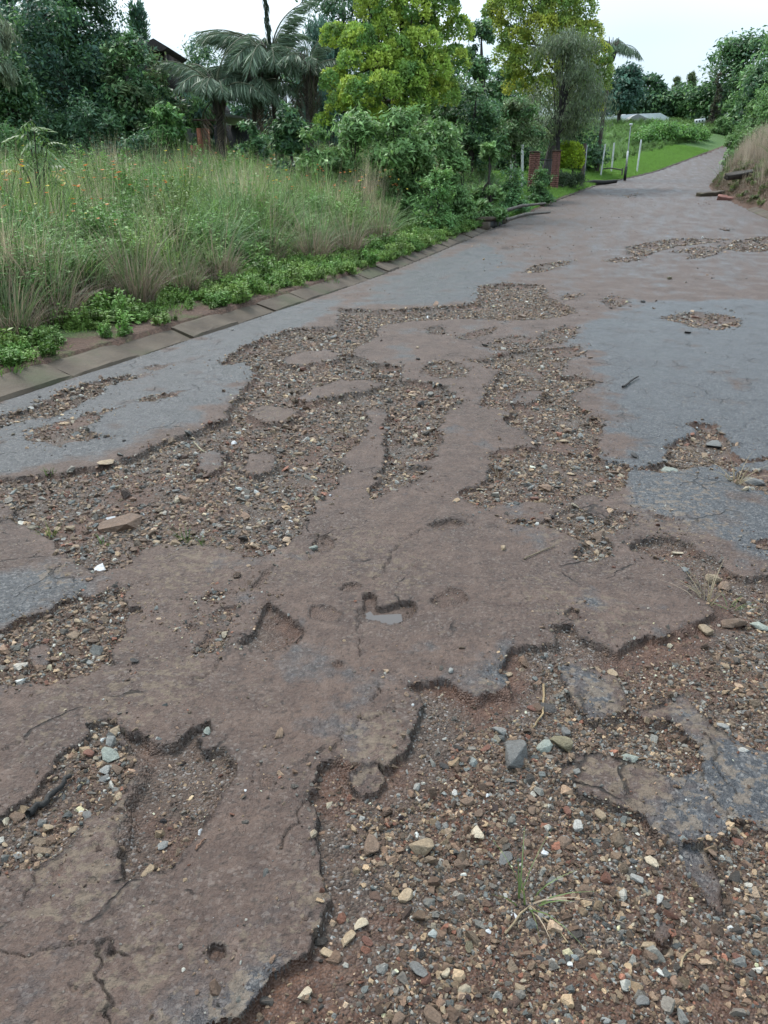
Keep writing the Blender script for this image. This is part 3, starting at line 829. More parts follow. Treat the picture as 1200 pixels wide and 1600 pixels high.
def stone_material(name, inst):
    n = NT(name)
    p = n.coord('Object')
    col = n.attr('tint', 'INSTANCER', 'Color') if inst else n.n.new('ShaderNodeObjectInfo').outputs['Color']
    f = n.noise(p, 5.0 if inst else 7.0, 6, .7)
    v = n.ramp(f, [(.25, (.55, .52, .50)), (.5, (.95, .93, .92)), (.75, (1.3, 1.25, 1.2))])
    c = n.mix(1.0, col, v, 'MULTIPLY')
    if not inst:
        sp = n.ramp(n.noise(p, 26.0, 4, .7), [(.5, 0.0), (.68, .6)])
        c = n.mix(sp, c, n.mix(1.0, col, (.55, .45, .38), 'MULTIPLY'))
    return n.surf(c, n.ramp(f, [(.3, .38), (.7, .62)]), n.bump(f, .5, .06), .28)
M_GRAVEL = stone_material('gravel_stone', True)
M_STONE = stone_material('loose_stone', False)
src = []
for k in range(14):
    me = stone_mesh('gravel_piece', 100 + k, 13 + k % 5, (.38, .7), M_GRAVEL, boxy=.25 * (k % 3))
    src.append(bpy.data.objects.new('gravel_piece_%02d' % k, me))
C_GRAVEL = hidden_collection('gravel_pieces', src)
PAL = np.array([(.125,.082,.058),(.155,.108,.076),(.10,.066,.048),(.175,.13,.094),(.24,.175,.115),(.13,.118,.105),(.15,.15,.145),(.115,.125,.125),(.19,.185,.17),(.055,.048,.043),(.07,.045,.035),(.135,.062,.042),(.30,.26,.20),(.46,.45,.42)])
PW = np.array([13,14,10,14,10,9,6,3.5,4.5,5,6,4,2.5,.6]); PW = PW / PW.sum()

def inside_patches(x, y):
    h, pi, dd, cr = road_fields(x, y, False)
    return h, pi, dd
GP, GS, GI, GT = [], [], [], []
def put_gravel(x, y, z, size, sink=.25):
    N = len(x)
    s = np.stack([size * rng.uniform(.85, 1.3, N), size * rng.uniform(.8, 1.15, N), size * rng.uniform(.75, 1.1, N)], 1)
    GP.append(np.stack([x, y, z + size * (.5 - sink) * .55], 1)); GS.append(s)
    GI.append(rng.integers(0, 14, N))
    c = PAL[rng.choice(len(PAL), N, p=PW)] * np.exp(rng.normal(.05, .42, (N, 1))) * np.array((1.04, 1.0, .93))
    GT.append(np.clip(c, .02, .55))
BIG = {}
for i, (nm, dep, cover, size, pts) in enumerate(PATCHES):
    P = PXY[i]
    lo, hi = P.min(0) - .35, P.max(0) + .35
    lo[1] = max(lo[1], .55); hi[0] = min(hi[0], 14.0)
    if (hi <= lo).any(): continue
    area = float(np.prod(hi - lo))
    rmid = float(np.hypot(*P.mean(0)))
    # three size classes: grit, body, coarse
    for cls, (sz, cov) in enumerate(((size * .36, .55), (size * .72, .75), (size * 1.25, .34))):
        if 'washout' in nm: sz, cov = ((size * .36, 1.5), (size * .66, .95), (size * 1.15, .26))[cls]
        if sz * 769 / max(rmid, 1) < .8: continue
        N = int(min(area * cover * cov / (sz * sz * .50), 160000))
        x = rng.uniform(lo[0], hi[0], N); y = rng.uniform(lo[1], hi[1], N)
        t_, e_ = te(x, y)
        k = (e_ > .05) & (np.abs(x) < y * .80 + .25)
        x, y = x[k], y[k]
        sdp = poly_sd(P, x, y)
        k = sdp < .22
        x, y, sdp = x[k], y[k], sdp[k]
        if not len(x): continue
        h, pi, dd = inside_patches(x, y)
        clump = fbm(x, y, .30, 3, 71 + i) if i != 43 else fbm(x, y, .4, 3, 71)
        prob = np.where((pi == i), np.clip(.64 + (1.6 if 'washout' not in nm else 1.0) * clump + (cover - .6) * .8, .03, 1), 0)
        prob = np.where(pi < 0, np.exp(-np.clip(dd, 0, 1) / .055) * .10 * min(cover, .8), prob)
        if 'washout' in nm:                       # muddy along its upper and left rim, stony further in
            dv = np.clip(sstep(.06, .26, -sdp) + .12, 0, 1)
            prob = np.where(pi == i, prob * dv, prob)
        k = rng.random(len(x)) < prob
        x, y, h = x[k], y[k], h[k]
        s_ = sz * .88 * np.exp(rng.normal(0, .40, len(x)))
        put_gravel(x, y, road_plane(x, y) + h, s_, .5 if cls == 0 else .42)
# crumbs strewn over the tarmac
N = 34000
x = rng.uniform(-5, 6, N); y = .7 + 12 * rng.uniform(0, 1, N) ** 1.7
t_, e_ = te(x, y); k = (e_ > .1) & (np.abs(x) < y * .9 + .3)
x, y = x[k], y[k]
h, pi, dd = inside_patches(x, y)
k = (pi < 0) & (rng.random(len(x)) < np.clip(.10 + .35 * fbm(x, y, .8, 3, 81), 0, 1))
x, y, h = x[k], y[k], h[k]
put_gravel(x, y, road_plane(x, y) + h, .0066 * np.exp(rng.normal(0, .45, len(x))), .4)
N = 2600
t_ = rng.uniform(11, 40, N); e_ = rng.uniform(.2, 6.2, N); x, y = xy(t_, e_)
h, pi, dd = inside_patches(x, y); k = (pi < 0) & (rng.random(N) < np.clip(.25 + 1.2 * fbm(x, y, 2.5, 3, 83), 0, 1)); x, y, h = x[k], y[k], h[k]
put_gravel(x, y, road_plane(x, y) + h, .022 * np.exp(rng.normal(0, .5, len(x))), .3)
GPa = np.concatenate(GP)
rotv = np.stack([rng.normal(0, .5, len(GPa)), rng.normal(0, .5, len(GPa)), rng.uniform(0, 6.28, len(GPa))], 1)
gravel = scatter('gravel', GPa, rotv, np.concatenate(GS), np.concatenate(GI), np.concatenate(GT), C_GRAVEL)
tag(gravel, 'wet brown and grey gravel spilling from the broken tarmac', 'gravel', kind='stuff')
print('gravel pieces', len(GPa))

# single stones one can point at
BIGM = [stone_mesh('stone', 300 + k, 16 + 2 * (k % 5), (.42, .78), M_STONE, True, .2 * (k % 3)) for k in range(12)]
COLS = {'tan': (.33,.25,.165), 'brown': (.17,.115,.08), 'grey': (.17,.165,.155), 'pale grey': (.27,.265,.245), 'white': (.46,.44,.40), 'red-brown': (.16,.075,.052), 'dark': (.06,.053,.048), 'blue-grey': (.14,.15,.15), 'cream': (.48,.40,.29), 'greenish grey': (.26,.28,.24), 'olive': (.17,.145,.09)}
def put_stone(u, v, wpx, col, label, group=None, tall=.8, mesh=None, rz=None):
    x, y = on_road(u, v)
    d = math.hypot(x, y)
    size = wpx * math.sqrt(x * x + y * y + CAM_H ** 2) * math.cos(math.atan((v - 800) / FPX)) / FPX
    z = float(road_plane(x, y) + road_fields(np.array([x]), np.array([y]), False)[0][0])
    o = bpy.data.objects.new('stone', mesh or BIGM[random.randrange(len(BIGM))])
    o.scale = (size * 1.08, size * random.uniform(.85, 1.1), size * tall)
    o.rotation_euler = (random.uniform(-.18, .18), random.uniform(-.18, .18), rz if rz is not None else random.uniform(0, 6.28))
    o.location = (x, y, z + size * tall * .17)
    c = COLS[col]; k = random.uniform(.75, 1.1)
    o.color = (c[0] * k, c[1] * k, c[2] * k, 1)
    link(o)
    return tag(o, label, 'stone', group)
NAMED = [
 (230,1352,36,'tan','rounded tan stone alone on the mud, lower left hole',.9),
 (252,1309,20,'pale grey','pointed pale grey stone just above the rounded tan stone',.6),
 (580,1314,44,'brown','angular brown stone by the broken tarmac edge, left rim of washout',.8),
 (659,1314,42,'tan','blocky tan stone next to the angular brown stone, washout left',.85),
 (747,1288,26,'cream','round cream and orange pebble in the washout gravel',.6),
 (710,1227,16,'white','small white stone beside the washout, above the cream pebble',.7),
 (804,1174,62,'grey','largest grey stone at the top of the washout gravel',.75),
 (882,1153,42,'olive','smooth olive boulder right of the largest grey stone',.9),
 (783,1135,28,'pale grey','pale grey angular stone above the largest grey stone',.8),
 (852,1160,30,'greenish grey','greenish stone wedged against the smooth olive boulder',.8),
 (885,1131,22,'grey','grey stone lying behind the smooth olive boulder',.8),
 (760,1161,26,'red-brown','flat red-brown stone left of the largest grey stone',.5),
 (938,1172,20,'brown','small brown stone at the tip of the big tarmac slab',.6),
 (985,1175,30,'greenish grey','flat greenish pebble on mud above the big tarmac slab',.5),
 (888,1258,20,'red-brown','brick-red stone below the big tarmac slab',.8),
 (905,1280,24,'white','white pointed stone below the big tarmac slab',.9),
 (940,1265,22,'tan','tan stone tucked under the big tarmac slab edge',.8),
 (1021,1334,26,'cream','cream flat stone near the narrow tarmac tail',.6),
 (882,1304,26,'brown','dark brown stone left of the white pointed stone',.7),
 (792,1326,34,'grey','grey half-buried stone in the middle of the washout',.5),
 (733,1468,26,'olive','upright olive pebble in the lower washout',.7),
 (653,1508,44,'grey','large smooth grey stone, lower left of the washout gravel',.8),
 (675,1579,40,'brown','brown stone at the bottom edge of the picture',.8),
 (545,1457,34,'tan','light brown stone in the mud left of the gravel',.8),
 (573,1460,26,'red-brown','red-brown chip beside the light brown stone in mud',.5),
 (565,1432,28,'cream','orange-cream chip above the light brown stone in mud',.5),
 (475,1540,26,'cream','cream chip on the mud beside the lower tarmac edge',.5),
 (510,1478,26,'tan','flat tan stone against the lower tarmac edge',.4),
 (171,1171,38,'greenish grey','large pale flat stone in the stony lower left hole',.5),
 (164,1195,22,'pale grey','pale blue-grey stone below the large flat stone, lower left',.6),
 (325,1143,20,'greenish grey','pale stone in the corner of the red muddy hole',.6),
 (72,1284,20,'tan','tan pebble at the end of the stony lower left hole',.8),
 (489,853,16,'greenish grey','pale stone sitting in a small dent in mid road',.9),
 (786,858,13,'tan','single tan pebble alone on the bare brown tarmac',.9),
 (209,1034,16,'dark','dark lump beside the round gravel patch on the left',.8),
 (936,834,28,'brown','brown angular rock at the edge of the scar, mid right',.9),
 (1047,733,28,'greenish grey','pale greenish stone by the red hole near the right edge',.7),
 (1048,722,22,'brown','brown stone touching the pale greenish one, right side',.7),
 (992,713,18,'dark','dark round stone on the edge of the grey tarmac',.8),
 (1118,690,34,'grey','grey slab-like stone overhanging the red hole',.45),
 (1178,752,30,'grey','grey stone among straw at the right edge',.6),
 (1067,884,28,'blue-grey','blue-grey stone at the head of the gully by the straw',.8),
 (1114,899,28,'tan','rounded tan stone in the gully above the straw',.9),
 (1135,909,28,'brown','brown stone next to the rounded tan one in the gully',.8),
 (1060,855,22,'cream','cream broken stone at the top of the gully',.6),
 (1148,968,40,'brown','big brown stone below the straw, right side',.8),
 (1105,977,28,'tan','tan stone at the corner of the round tarmac plate',.7),
 (1190,972,30,'greenish grey','pale stone at the right edge beside the big brown stone',.8),
 (1130,1128,26,'pale grey','grey stone resting on the tarmac slab, right side',.7),
 (1163,1170,16,'white','white chip on the tarmac slab, right side',.5),
 (898,463,13,'brown','lone brown rock in front of the small far pothole',.9),
 (1004,472,9,'dark','dark lump on clean tarmac, far right of the gravel',.8),
 (1074,521,11,'dark','dark stone below the wide pothole on the right',.8),
 (653,544,9,'tan','tan pebble on grey tarmac at the end of the gravel',.8),
 (653,562,9,'dark','dark pebble below the tan one at the gravel end',.8),
 (194,690,6,'dark','dark pebble alone on the grey slab near the kerb',.9),
 (90,851,16,'greenish grey','pale green-grey stone at the lower left gravel tip',.7),
 (299,677,14,'tan','pinkish flat stone against the grey slab edge',.5),
 (167,724,36,'tan','flat pink-tan stone under the grey slab edge',.35),
 (1046,436,10,'olive','olive lump on far tarmac at the right',.8),
 (62,620,8,'dark','dark chip next to the left kerb',.8),
 (363,516,6,'white','tiny white stone on the joint of the kerb',.8),
 (704,1052,12,'pale grey','grey cube-shaped stone at the lip of the brown tarmac',.9),
 (958,1040,22,'tan','tan elongated stone on the mud right of the small slab',.5),
 (795,1046,18,'tan','orange upright stone under the tarmac lip',.9),
 (858,1098,30,'dark','dark flat chunk below the small tarmac slab',.4),
 (835,1098,24,'red-brown','red-brown flat chunk in the mud by the twig',.4),
]
for (u, v, w, c, lab, tall) in NAMED:
    put_stone(u, v, w, c, lab, None, tall)
# the largest of the rest
GROUPW = {'long gravel patch in the middle of the street': (96, 8, 15), 'red gravelly hollow right of the middle': (34, 8, 15), 'round gravel patch on the left': (22, 9, 16), 'stony hole in the lower left': (16, 12, 22), 'big gravel washout in the lower right': (52, 12, 26), 'gravel strip beside the left kerb': (6, 6, 10), 'red hole near the right edge': (5, 9, 15), 'stony scar below the red hollow': (9, 9, 16), 'wide pothole on the right': (4, 7, 12)}
CN = ['brown', 'tan', 'grey', 'red-brown', 'blue-grey', 'dark', 'pale grey']; CW = [.42, .28, .15, .06, .03, .04, .02]
SHORT = {'long gravel patch in the middle of the street': 'long mid-street gravel patch', 'red gravelly hollow right of the middle': 'red gravelly hollow', 'round gravel patch on the left': 'round left gravel patch', 'stony hole in the lower left': 'stony lower left hole', 'big gravel washout in the lower right': 'big lower right washout', 'gravel strip beside the left kerb': 'kerbside gravel strip', 'red hole near the right edge': 'red hole at the right', 'stony scar below the red hollow': 'scar below the red hollow', 'wide pothole on the right': 'wide right pothole'}
for i, (nm, dep, cover, size, pts) in enumerate(PATCHES):
    if nm not in GROUPW: continue
    cnt, a, b = GROUPW[nm]
    arr = np.array(pts, float); lo, hi = arr.min(0), arr.max(0)
    lo = np.maximum(lo, (4, 0)); hi = np.minimum(hi, (1195, 1590))
    made = tries = 0
    while made < cnt and tries < 4000:
        tries += 1
        u, v = random.uniform(lo[0], hi[0]), random.uniform(lo[1], hi[1])
        if poly_sd(arr, np.array([u]), np.array([v]))[0] > -2: continue
        if 'washout' in nm and (u < 620 or v < 1140) and not (u > 1080): continue
        x, y = on_road(u, v)
        pi = road_fields(np.array([x]), np.array([y]), False)[1][0]
        if pi != i: continue
        c = random.choices(CN, CW)[0]
        tall = random.uniform(.5, .95)
        shp = 'flat' if tall < .63 else ('blocky' if tall > .82 else 'angular')
        fx, fy = (u - lo[0]) / (hi[0] - lo[0]), (v - lo[1]) / (hi[1] - lo[1])
        k3 = 4 if cnt > 40 else 3
        cw_ = ['far left', 'left', 'right', 'far right'] if k3 == 4 else ['left', 'middle', 'right']
        rw_ = ['top', 'upper', 'lower', 'bottom'] if k3 == 4 else ['upper', 'central', 'lower']
        where = rw_[min(int(fy * k3), k3 - 1)] + ' ' + cw_[min(int(fx * k3), k3 - 1)]
        put_stone(u, v, random.uniform(a, b) * random.uniform(.85, 1.25), c, '%s %s stone, %s part of the %s' % (shp, c, where, SHORT[nm]), '%s stones in the %s' % (c, SHORT[nm]), tall)
        made += 1
# ------------------------------------------------------------------ leaves, crowns, trees
def unit(v): return v / (np.linalg.norm(v, axis=-1, keepdims=True) + 1e-9)
def leaf_quads(P, c, axis, nrm, L, W, col, jit=.25):
    """diamond leaves: c centres, axis long direction, nrm facing"""
    N = len(c)
    axis = unit(axis); side = unit(np.cross(axis, nrm))
    L = np.broadcast_to(L, (N,))[:, None]; W = np.broadcast_to(W, (N,))[:, None]
    up = unit(np.cross(side, axis))
    v = np.stack([c - axis * L * .5, c + side * W * .5 + axis * L * .05, c + axis * L * .5 - up * L * .12, c - side * W * .5 + axis * L * .05], 1).reshape(-1, 3)
    f = np.arange(N * 4).reshape(N, 4)
    cc = np.repeat(np.clip(col * (1 + rng.normal(0, jit, (N, 1))), .004, .9), 4, axis=0)
    P.add(v, f, cc)
def lobe_leaves(P, lobes, n_leaves, L, W, cols, style='broad', clump_k=26, spread=.34, jit=.22):
    vol = np.array([l[1][0] * l[1][1] * l[1][2] for l in lobes]) ** .75
    share = vol / vol.sum()
    for (cen, rad), s in zip(lobes, share):
        cen = np.asarray(cen, float); rad = np.asarray(rad, float)
        m = max(int(n_leaves * s), 30)
        K = max(6, int(clump_k * (rad.mean() ** .8)))
        d = unit(rng.normal(size=(K, 3))); d[:, 2] = np.where(d[:, 2] < -.45, -d[:, 2] * .6, d[:, 2])
        kc = cen + d * rad * rng.uniform(.55, 1.02, (K, 1))
        ks = rad.mean() * spread * rng.uniform(.6, 1.3, K)
        kcol = np.asarray(cols)[rng.integers(0, len(cols), K)] * rng.uniform(.75, 1.25, (K, 1))
        w_ = rng.integers(0, K, m)
        if style == 'puff':
            dq = unit(rng.normal(size=(m, 3))); dq[:, 2] = np.where(dq[:, 2] < -.5, -dq[:, 2], dq[:, 2])
            w_ = np.argmax(dq @ d.T, axis=1)
        off = rng.normal(size=(m, 3)) * ks[w_][:, None] * np.array([.62, .62, .5])
        c = kc[w_] + off
        if style == 'puff':
            c = cen + dq * rad * (rng.uniform(.72, 1.0, (m, 1)) + .10 * np.sin(7 * dq[:, :1] + 5 * dq[:, 1:2] + 3 * s * 100))
        out = unit(c - cen)
        if style == 'broad':
            nrm = unit(out * .6 + np.array([0, 0, .75]) + rng.normal(size=(m, 3)) * .55)
            ax = unit(np.cross(nrm, rng.normal(size=(m, 3)))); ax[:, 2] -= .25
        elif style == 'hang':
            nrm = unit(out + rng.normal(size=(m, 3)) * .6)
            ax = np.array([0, 0, -1.0]) + rng.normal(size=(m, 3)) * .33 + out * .25
        elif style == 'needle':
            nrm = unit(rng.normal(size=(m, 3)) + np.array([0, 0, .4]))
            ax = out * .8 + np.array([0, 0, .55]) + rng.normal(size=(m, 3)) * .35
        else:  # puff
            nrm = unit(out * .9 + rng.normal(size=(m, 3)) * .6)
            ax = out * .5 + np.array([0, 0, .3]) + rng.normal(size=(m, 3)) * .6
        leaf_quads(P, c, ax, nrm, L * rng.uniform(.7, 1.3, m), W * rng.uniform(.7, 1.3, m), kcol[w_], jit)
def limbs(P, base, lobes, r0, col, lean=.0, forks=9, low=.25):
    """trunk rising to the crown with limbs reaching into the lobes"""
    cs = np.array([l[0] for l in lobes]); top = cs[np.argmax(cs[:, 2])]
    b = np.asarray(base, float); hgt = top[2] - b[2]
    mid = b + np.array([rng.normal(0, .04) * hgt, rng.normal(0, .03) * hgt, hgt * .5])
    path = np.array([b - (0, 0, .25), b + (0, 0, .1), b + (mid - b) * .5 + rng.normal(0, .05, 3), mid, mid + (top - mid) * .55, top])
    tube_mesh_parts(P, path, np.array([1.35, 1.1, .9, .65, .4, .1]) * r0, col, 8)
    for k in rng.permutation(len(lobes))[:forks]:
        f = rng.uniform(low, .75); s = b + (mid - b) * min(f * 2, 1) if f < .5 else mid + (top - mid) * (f - .5)
        e_ = cs[k]; m1 = s + (e_ - s) * .5 + np.array([0, 0, .10 * np.linalg.norm(e_ - s)]) + rng.normal(0, .06, 3)
        rr_ = r0 * rng.uniform(.28, .45)
        tube_mesh_parts(P, np.array([s, s + (m1 - s) * .5 + rng.normal(0, .04, 3), m1, e_]), np.array([1, .8, .6, .2]) * rr_, col, 6)
def auto_lobes(base, top_z, width, cb, nl, lr=(.26, .42), shape='round', depth=1.0, flat=.8):
    b = np.asarray(base, float); z0 = b[2] + (top_z - b[2]) * cb
    lob = []
    for k in range(nl):
        f = (k + .5) / nl if shape != 'round' else rng.uniform(0.02, 1)
        if shape == 'cone': rad = (1 - f) ** .85 * .5 * width
        elif shape == 'column': rad = math.sin(math.pi * min(.98, .12 + .86 * f)) * .42 * width
        else: rad = math.sqrt(max(.05, 1 - (2 * f - .85) ** 2 / 1.35)) * .5 * width
        lr_ = rng.uniform(*lr) * width * (.55 + .45 * (rad / (.5 * width))) * .75
        a = rng.uniform(0, 6.283); q = max(rad - lr_ * .85, 0) * math.sqrt(rng.uniform(.15, 1))
        z = z0 + f * (top_z - z0)
        z = min(z, top_z - lr_ * flat * .75); z = max(z, z0 + lr_ * flat * .5)
        lob.append(((b[0] + q * math.cos(a), b[1] + q * math.sin(a) * depth, z), (lr_, lr_, lr_ * flat)))
    if cb == 0.0:
        for k in range(7):
            a = k * .9; lr_ = width * rng.uniform(.16, .24)
            lob.append(((b[0] + (.46 * width - lr_ * .6) * math.cos(a), b[1] + (.46 * width - lr_ * .6) * math.sin(a), b[2] + lr_ * .55), (lr_, lr_, lr_)))
    return lob
DG = [(.022,.046,.020),(.028,.056,.024),(.035,.066,.026),(.026,.050,.028)]
MG = [(.038,.075,.024),(.050,.092,.030),(.032,.064,.024),(.062,.105,.036)]
LG = [(.070,.135,.034),(.085,.155,.042),(.058,.115,.032),(.10,.17,.055)]
GOLD = [(.20,.26,.040),(.16,.23,.040),(.24,.29,.050),(.12,.19,.042),(.085,.15,.038)]
OLV = [(.060,.080,.034),(.075,.095,.044),(.050,.070,.032)]
GREY = [(.070,.085,.052),(.085,.098,.062),(.060,.074,.044)]
BLUE = [(.030,.058,.040),(.038,.070,.048),(.026,.050,.036)]
for _l, _f in ((DG, 2.6), (MG, 2.6), (OLV, 2.4), (GREY, 2.4), (BLUE, 2.6), (GOLD, 1.8)):
    _l[:] = [tuple(c * _f for c in q) for q in _l]
def tree(name, label, u, y, v_top, wpx, cols_in, n_leaves=8000, L=.2, W=.09, style='broad', shape='round', cb=.12, nl=16, lr=(.26, .42), trunk=.16, bark=(.05,.042,.036), flat=.8, group='trees beyond the long grass', lobes=None, category='tree', forks=9, spread=.34, clump_k=26, jit=.22, du=0):
    std = {id(q) for l in (DG, MG, OLV, GREY, BLUE, GOLD) for q in l}
    cols = [q if id(q) in std else (q[0] * 2.15, q[1] * 2.0, q[2] * 1.75) for q in cols_in]
    x, y, z = place(u, y)
    root = empty(name, (x, y, z)); tag(root, label, category, group)
    top = z_at(v_top, y); width = wpx * mpp(y)
    lob = lobes or auto_lobes((0, 0, 0), top - z, width, cb, nl, lr, shape, 1.0, flat)
    P = Parts(); limbs(P, (0, 0, 0), lob, trunk, bark, forks=forks)
    obj('trunk', P.mesh('trunk', M_BARK, True), root)
    Q = Parts(); lobe_leaves(Q, lob, n_leaves, L, W, cols, style, clump_k, spread, jit)
    obj('crown', Q.mesh('crown', M_LEAF), root)
    return root
def lobes_px(u0, y0, spec, flat=.85):
    """lobes given as picture column, row, width in pixels and distance ahead, relative to the tree's base"""
    bx, by, bz = place(u0, y0); out = []
    for (u, v, w, dy) in spec:
        yy = y0 + dy; zz = z_at(v, yy)
        xx = (u - 600.0) / FPX * (yy * CP + (CAM_H - zz) * SP)
        r_ = w * mpp(yy) * .5
        out.append(((xx - bx, yy - by, zz - bz), (r_, r_, r_ * flat)))
    return out

# left-hand wood -----------------------------------------------------
tree('weeping_tree', 'pale weeping tree at the far left edge, top left corner', 8, 24.5, -70, 95, GREY, 5200, .26, .035, 'hang', cb=.42, nl=12, trunk=.13, forks=8)
tree('broadleaf_tree', 'biggest dark tree on the left, filling the upper left corner', 135, 30, -70, 290, DG + BLUE + MG[:1], 46000, .17, .075, 'broad', cb=.04, nl=36, lr=(.2, .32), trunk=.28)
tree('broadleaf_tree', 'dark bushy tree at the left edge below the weeping tree', 40, 26.5, 88, 150, MG + DG, 10000, .17, .07, 'broad', cb=.05, nl=15, trunk=.14)
tree('broadleaf_tree', 'olive green tree on the right flank of the biggest dark tree', 228, 28, 52, 130, MG + OLV + DG, 11000, .17, .075, 'broad', cb=.06, nl=16, trunk=.13, bark=(.14,.13,.115))
tree('conifer_tree', 'pointed dark conifer rising behind the brown gable', 240, 40, 6, 76, DG + BLUE, 7000, .30, .06, 'needle', 'cone', cb=.15, nl=26, trunk=.18)
tree('conifer_tree', 'dark narrow conifer tip at the top left edge', 52, 41, -60, 110, DG + BLUE, 6000, .30, .06, 'needle', 'cone', cb=.2, nl=24, trunk=.2)
tree('broadleaf_tree', 'dark undergrowth tree below the biggest dark tree', 150, 26, 150, 140, DG, 8000, .16, .06, 'broad', cb=.0, nl=14, trunk=.1)
tree('shrub', 'light green leafy bush in front of the orange pillar', 272, 25, 168, 95, [(.055,.12,.04),(.075,.15,.05),(.045,.10,.035)], 5200, .17, .06, 'broad', cb=.1, nl=11, trunk=.06, group='bushes edging the garden', category='bush')
tree('broadleaf_tree', 'dense mid green tree hiding the house front', 262, 30, 108, 95, MG + OLV, 8500, .18, .08, 'broad', cb=.03, nl=15, trunk=.1)
tree('broadleaf_tree', 'dark green tree between the house and the short palm', 318, 33.5, 118, 80, MG + BLUE, 6500, .18, .07, 'hang', cb=.1, nl=13, trunk=.09)
tree('shrub', 'dark twiggy bush under the light green leafy bush', 215, 24.5, 205, 110, DG + BLUE, 5200, .15, .05, 'broad', cb=.0, nl=12, trunk=.05, group='bushes edging the garden', category='bush')
tree('shrub', 'dark low bush at the left edge behind the sapling', 20, 24, 190, 120, MG, 5000, .16, .06, 'broad', cb=.0, nl=12, trunk=.05, group='bushes edging the garden', category='bush')
tree('broadleaf_tree', 'grey green tree behind the short palm', 325, 44, 70, 125, BLUE + MG, 9000, .22, .07, 'broad', cb=.1, nl=16, trunk=.18)
tree('broadleaf_tree', 'blue green tree between the tall palm and the golden tree', 512, 38, 38, 110, BLUE, 8500, .24, .06, 'hang', cb=.12, nl=15, trunk=.18)
tree('broadleaf_tree', 'thin dark tall tree reaching out of the top of the picture', 545, 50, -60, 150, DG, 6500, .26, .10, 'broad', cb=.55, nl=11, trunk=.26, forks=11, lr=(.24, .34))
tree('broadleaf_tree', 'dark tree between the two golden trees', 742, 42, 38, 95, DG + MG, 8500, .24, .10, 'broad', cb=.1, nl=15, trunk=.2)
tree('broadleaf_tree', 'dull green tree behind the golden tree near the round bush', 690, 34, 112, 130, MG + OLV, 8500, .19, .08, 'broad', cb=.1, nl=15, trunk=.16)

for (u, y, v, w, cols, lab) in ((300, 56, 120, 130, BLUE + DG, 'dim tree far behind the thatched house'), (405, 54, 92, 140, DG + BLUE, 'dim tree far behind the palms'), (470, 48, 110, 120, BLUE + MG, 'blue green tree behind the dead palm fronds'), (585, 50, 70, 150, DG + MG, 'dark tree behind the billowing golden tree'), (660, 46, 60, 140, MG + DG, 'green tree filling the gap in the golden tree'), (780, 54, 110, 120, DG + MG, 'dark tree behind the small olive tree'), (890, 58, 150, 110, MG + DG, 'dark tree behind the ball bush'), (90, 48, 40, 190, DG + BLUE, 'dim tree behind the biggest dark tree, left'), (205, 46, 60, 120, DG + BLUE, 'dim tree behind the olive green flank')):
    tree('broadleaf_tree', lab, u, y, v, w, cols, 8000, .30, .14, 'broad', cb=.0, nl=16, trunk=.2)

# golden trees --------------------------------------------------------
g1 = [(525,60,48,0),(560,68,60,-.6),(548,100,46,-1),(595,95,52,-.8),(525,130,50,-.6),(560,150,66,-1.4),(600,140,60,-1.6),(530,165,46,-.9),(505,190,30,-.5),(580,185,56,-.4),(610,45,62,0),(590,10,66,.2),(645,20,64,0),(690,12,58,.2),(715,50,48,.3),(660,75,66,-.6),(625,85,60,-.6),(675,110,62,-.6),(640,125,66,-1),(710,95,50,.2),(650,165,70,-.5),(690,150,60,.2),(560,-40,70,.6),(630,-50,80,.4),(690,-40,70,.6),(610,120,60,.9),(660,50,60,1.2)]
tree('golden_tree', 'bright yellow-green billowing tree in the middle of the wood', 612, 29, 0, 230, GOLD, 56000, .115, .060, 'puff', trunk=.2, lobes=lobes_px(612, 29, g1), spread=.36, clump_k=34, forks=18, bark=(.06,.05,.042), jit=.18)
g2 = [(790,20,62,0),(775,50,44,0),(830,5,66,.2),(870,20,70,0),(900,15,60,.3),(805,65,50,-.4),(845,50,62,-.6),(885,55,62,-.4),(920,55,46,.2),(795,90,50,-.2),(820,100,54,-.4),(935,90,44,.2),(930,130,50,.2),(940,110,40,.3),(900,95,60,0),(810,135,50,0),(925,165,40,0),(860,100,60,.3),(850,-45,80,.4),(800,-30,66,.5),(905,-30,66,.5),(850,150,70,.8),(900,140,60,.8),(800,110,36,-.6),(770,20,36,.1)]
tree('golden_tree', 'second yellow-green tree behind the grey feathery one, nearer the road', 852, 47, 0, 200, [(.18,.22,.045),(.135,.19,.042),(.10,.155,.04),(.075,.13,.035),(.215,.24,.042)], 50000, .15, .078, 'puff', trunk=.24, lobes=lobes_px(852, 47, g2), spread=.37, clump_k=32, forks=18, jit=.18)
tree('feathery_tree', 'grey green feathery tree with dark trunk by the brick pillars', 866, 42, 58, 155, GREY + OLV, 16000, .17, .042, 'hang', cb=.30, nl=20, lr=(.2, .32), trunk=.11, forks=18, bark=(.035,.032,.03), spread=.42)
tree('broadleaf_tree', 'small olive tree left of the brick pillars', 803, 35, 158, 105, OLV + MG, 8000, .16, .055, 'broad', cb=.32, nl=13, trunk=.08, bark=(.06,.05,.042))
tree('broadleaf_tree', 'small round dark tree with visible trunk above the leafy bushes', 738, 31, 136, 105, MG + DG, 8500, .16, .06, 'broad', cb=.30, nl=13, trunk=.12, bark=(.04,.034,.03))

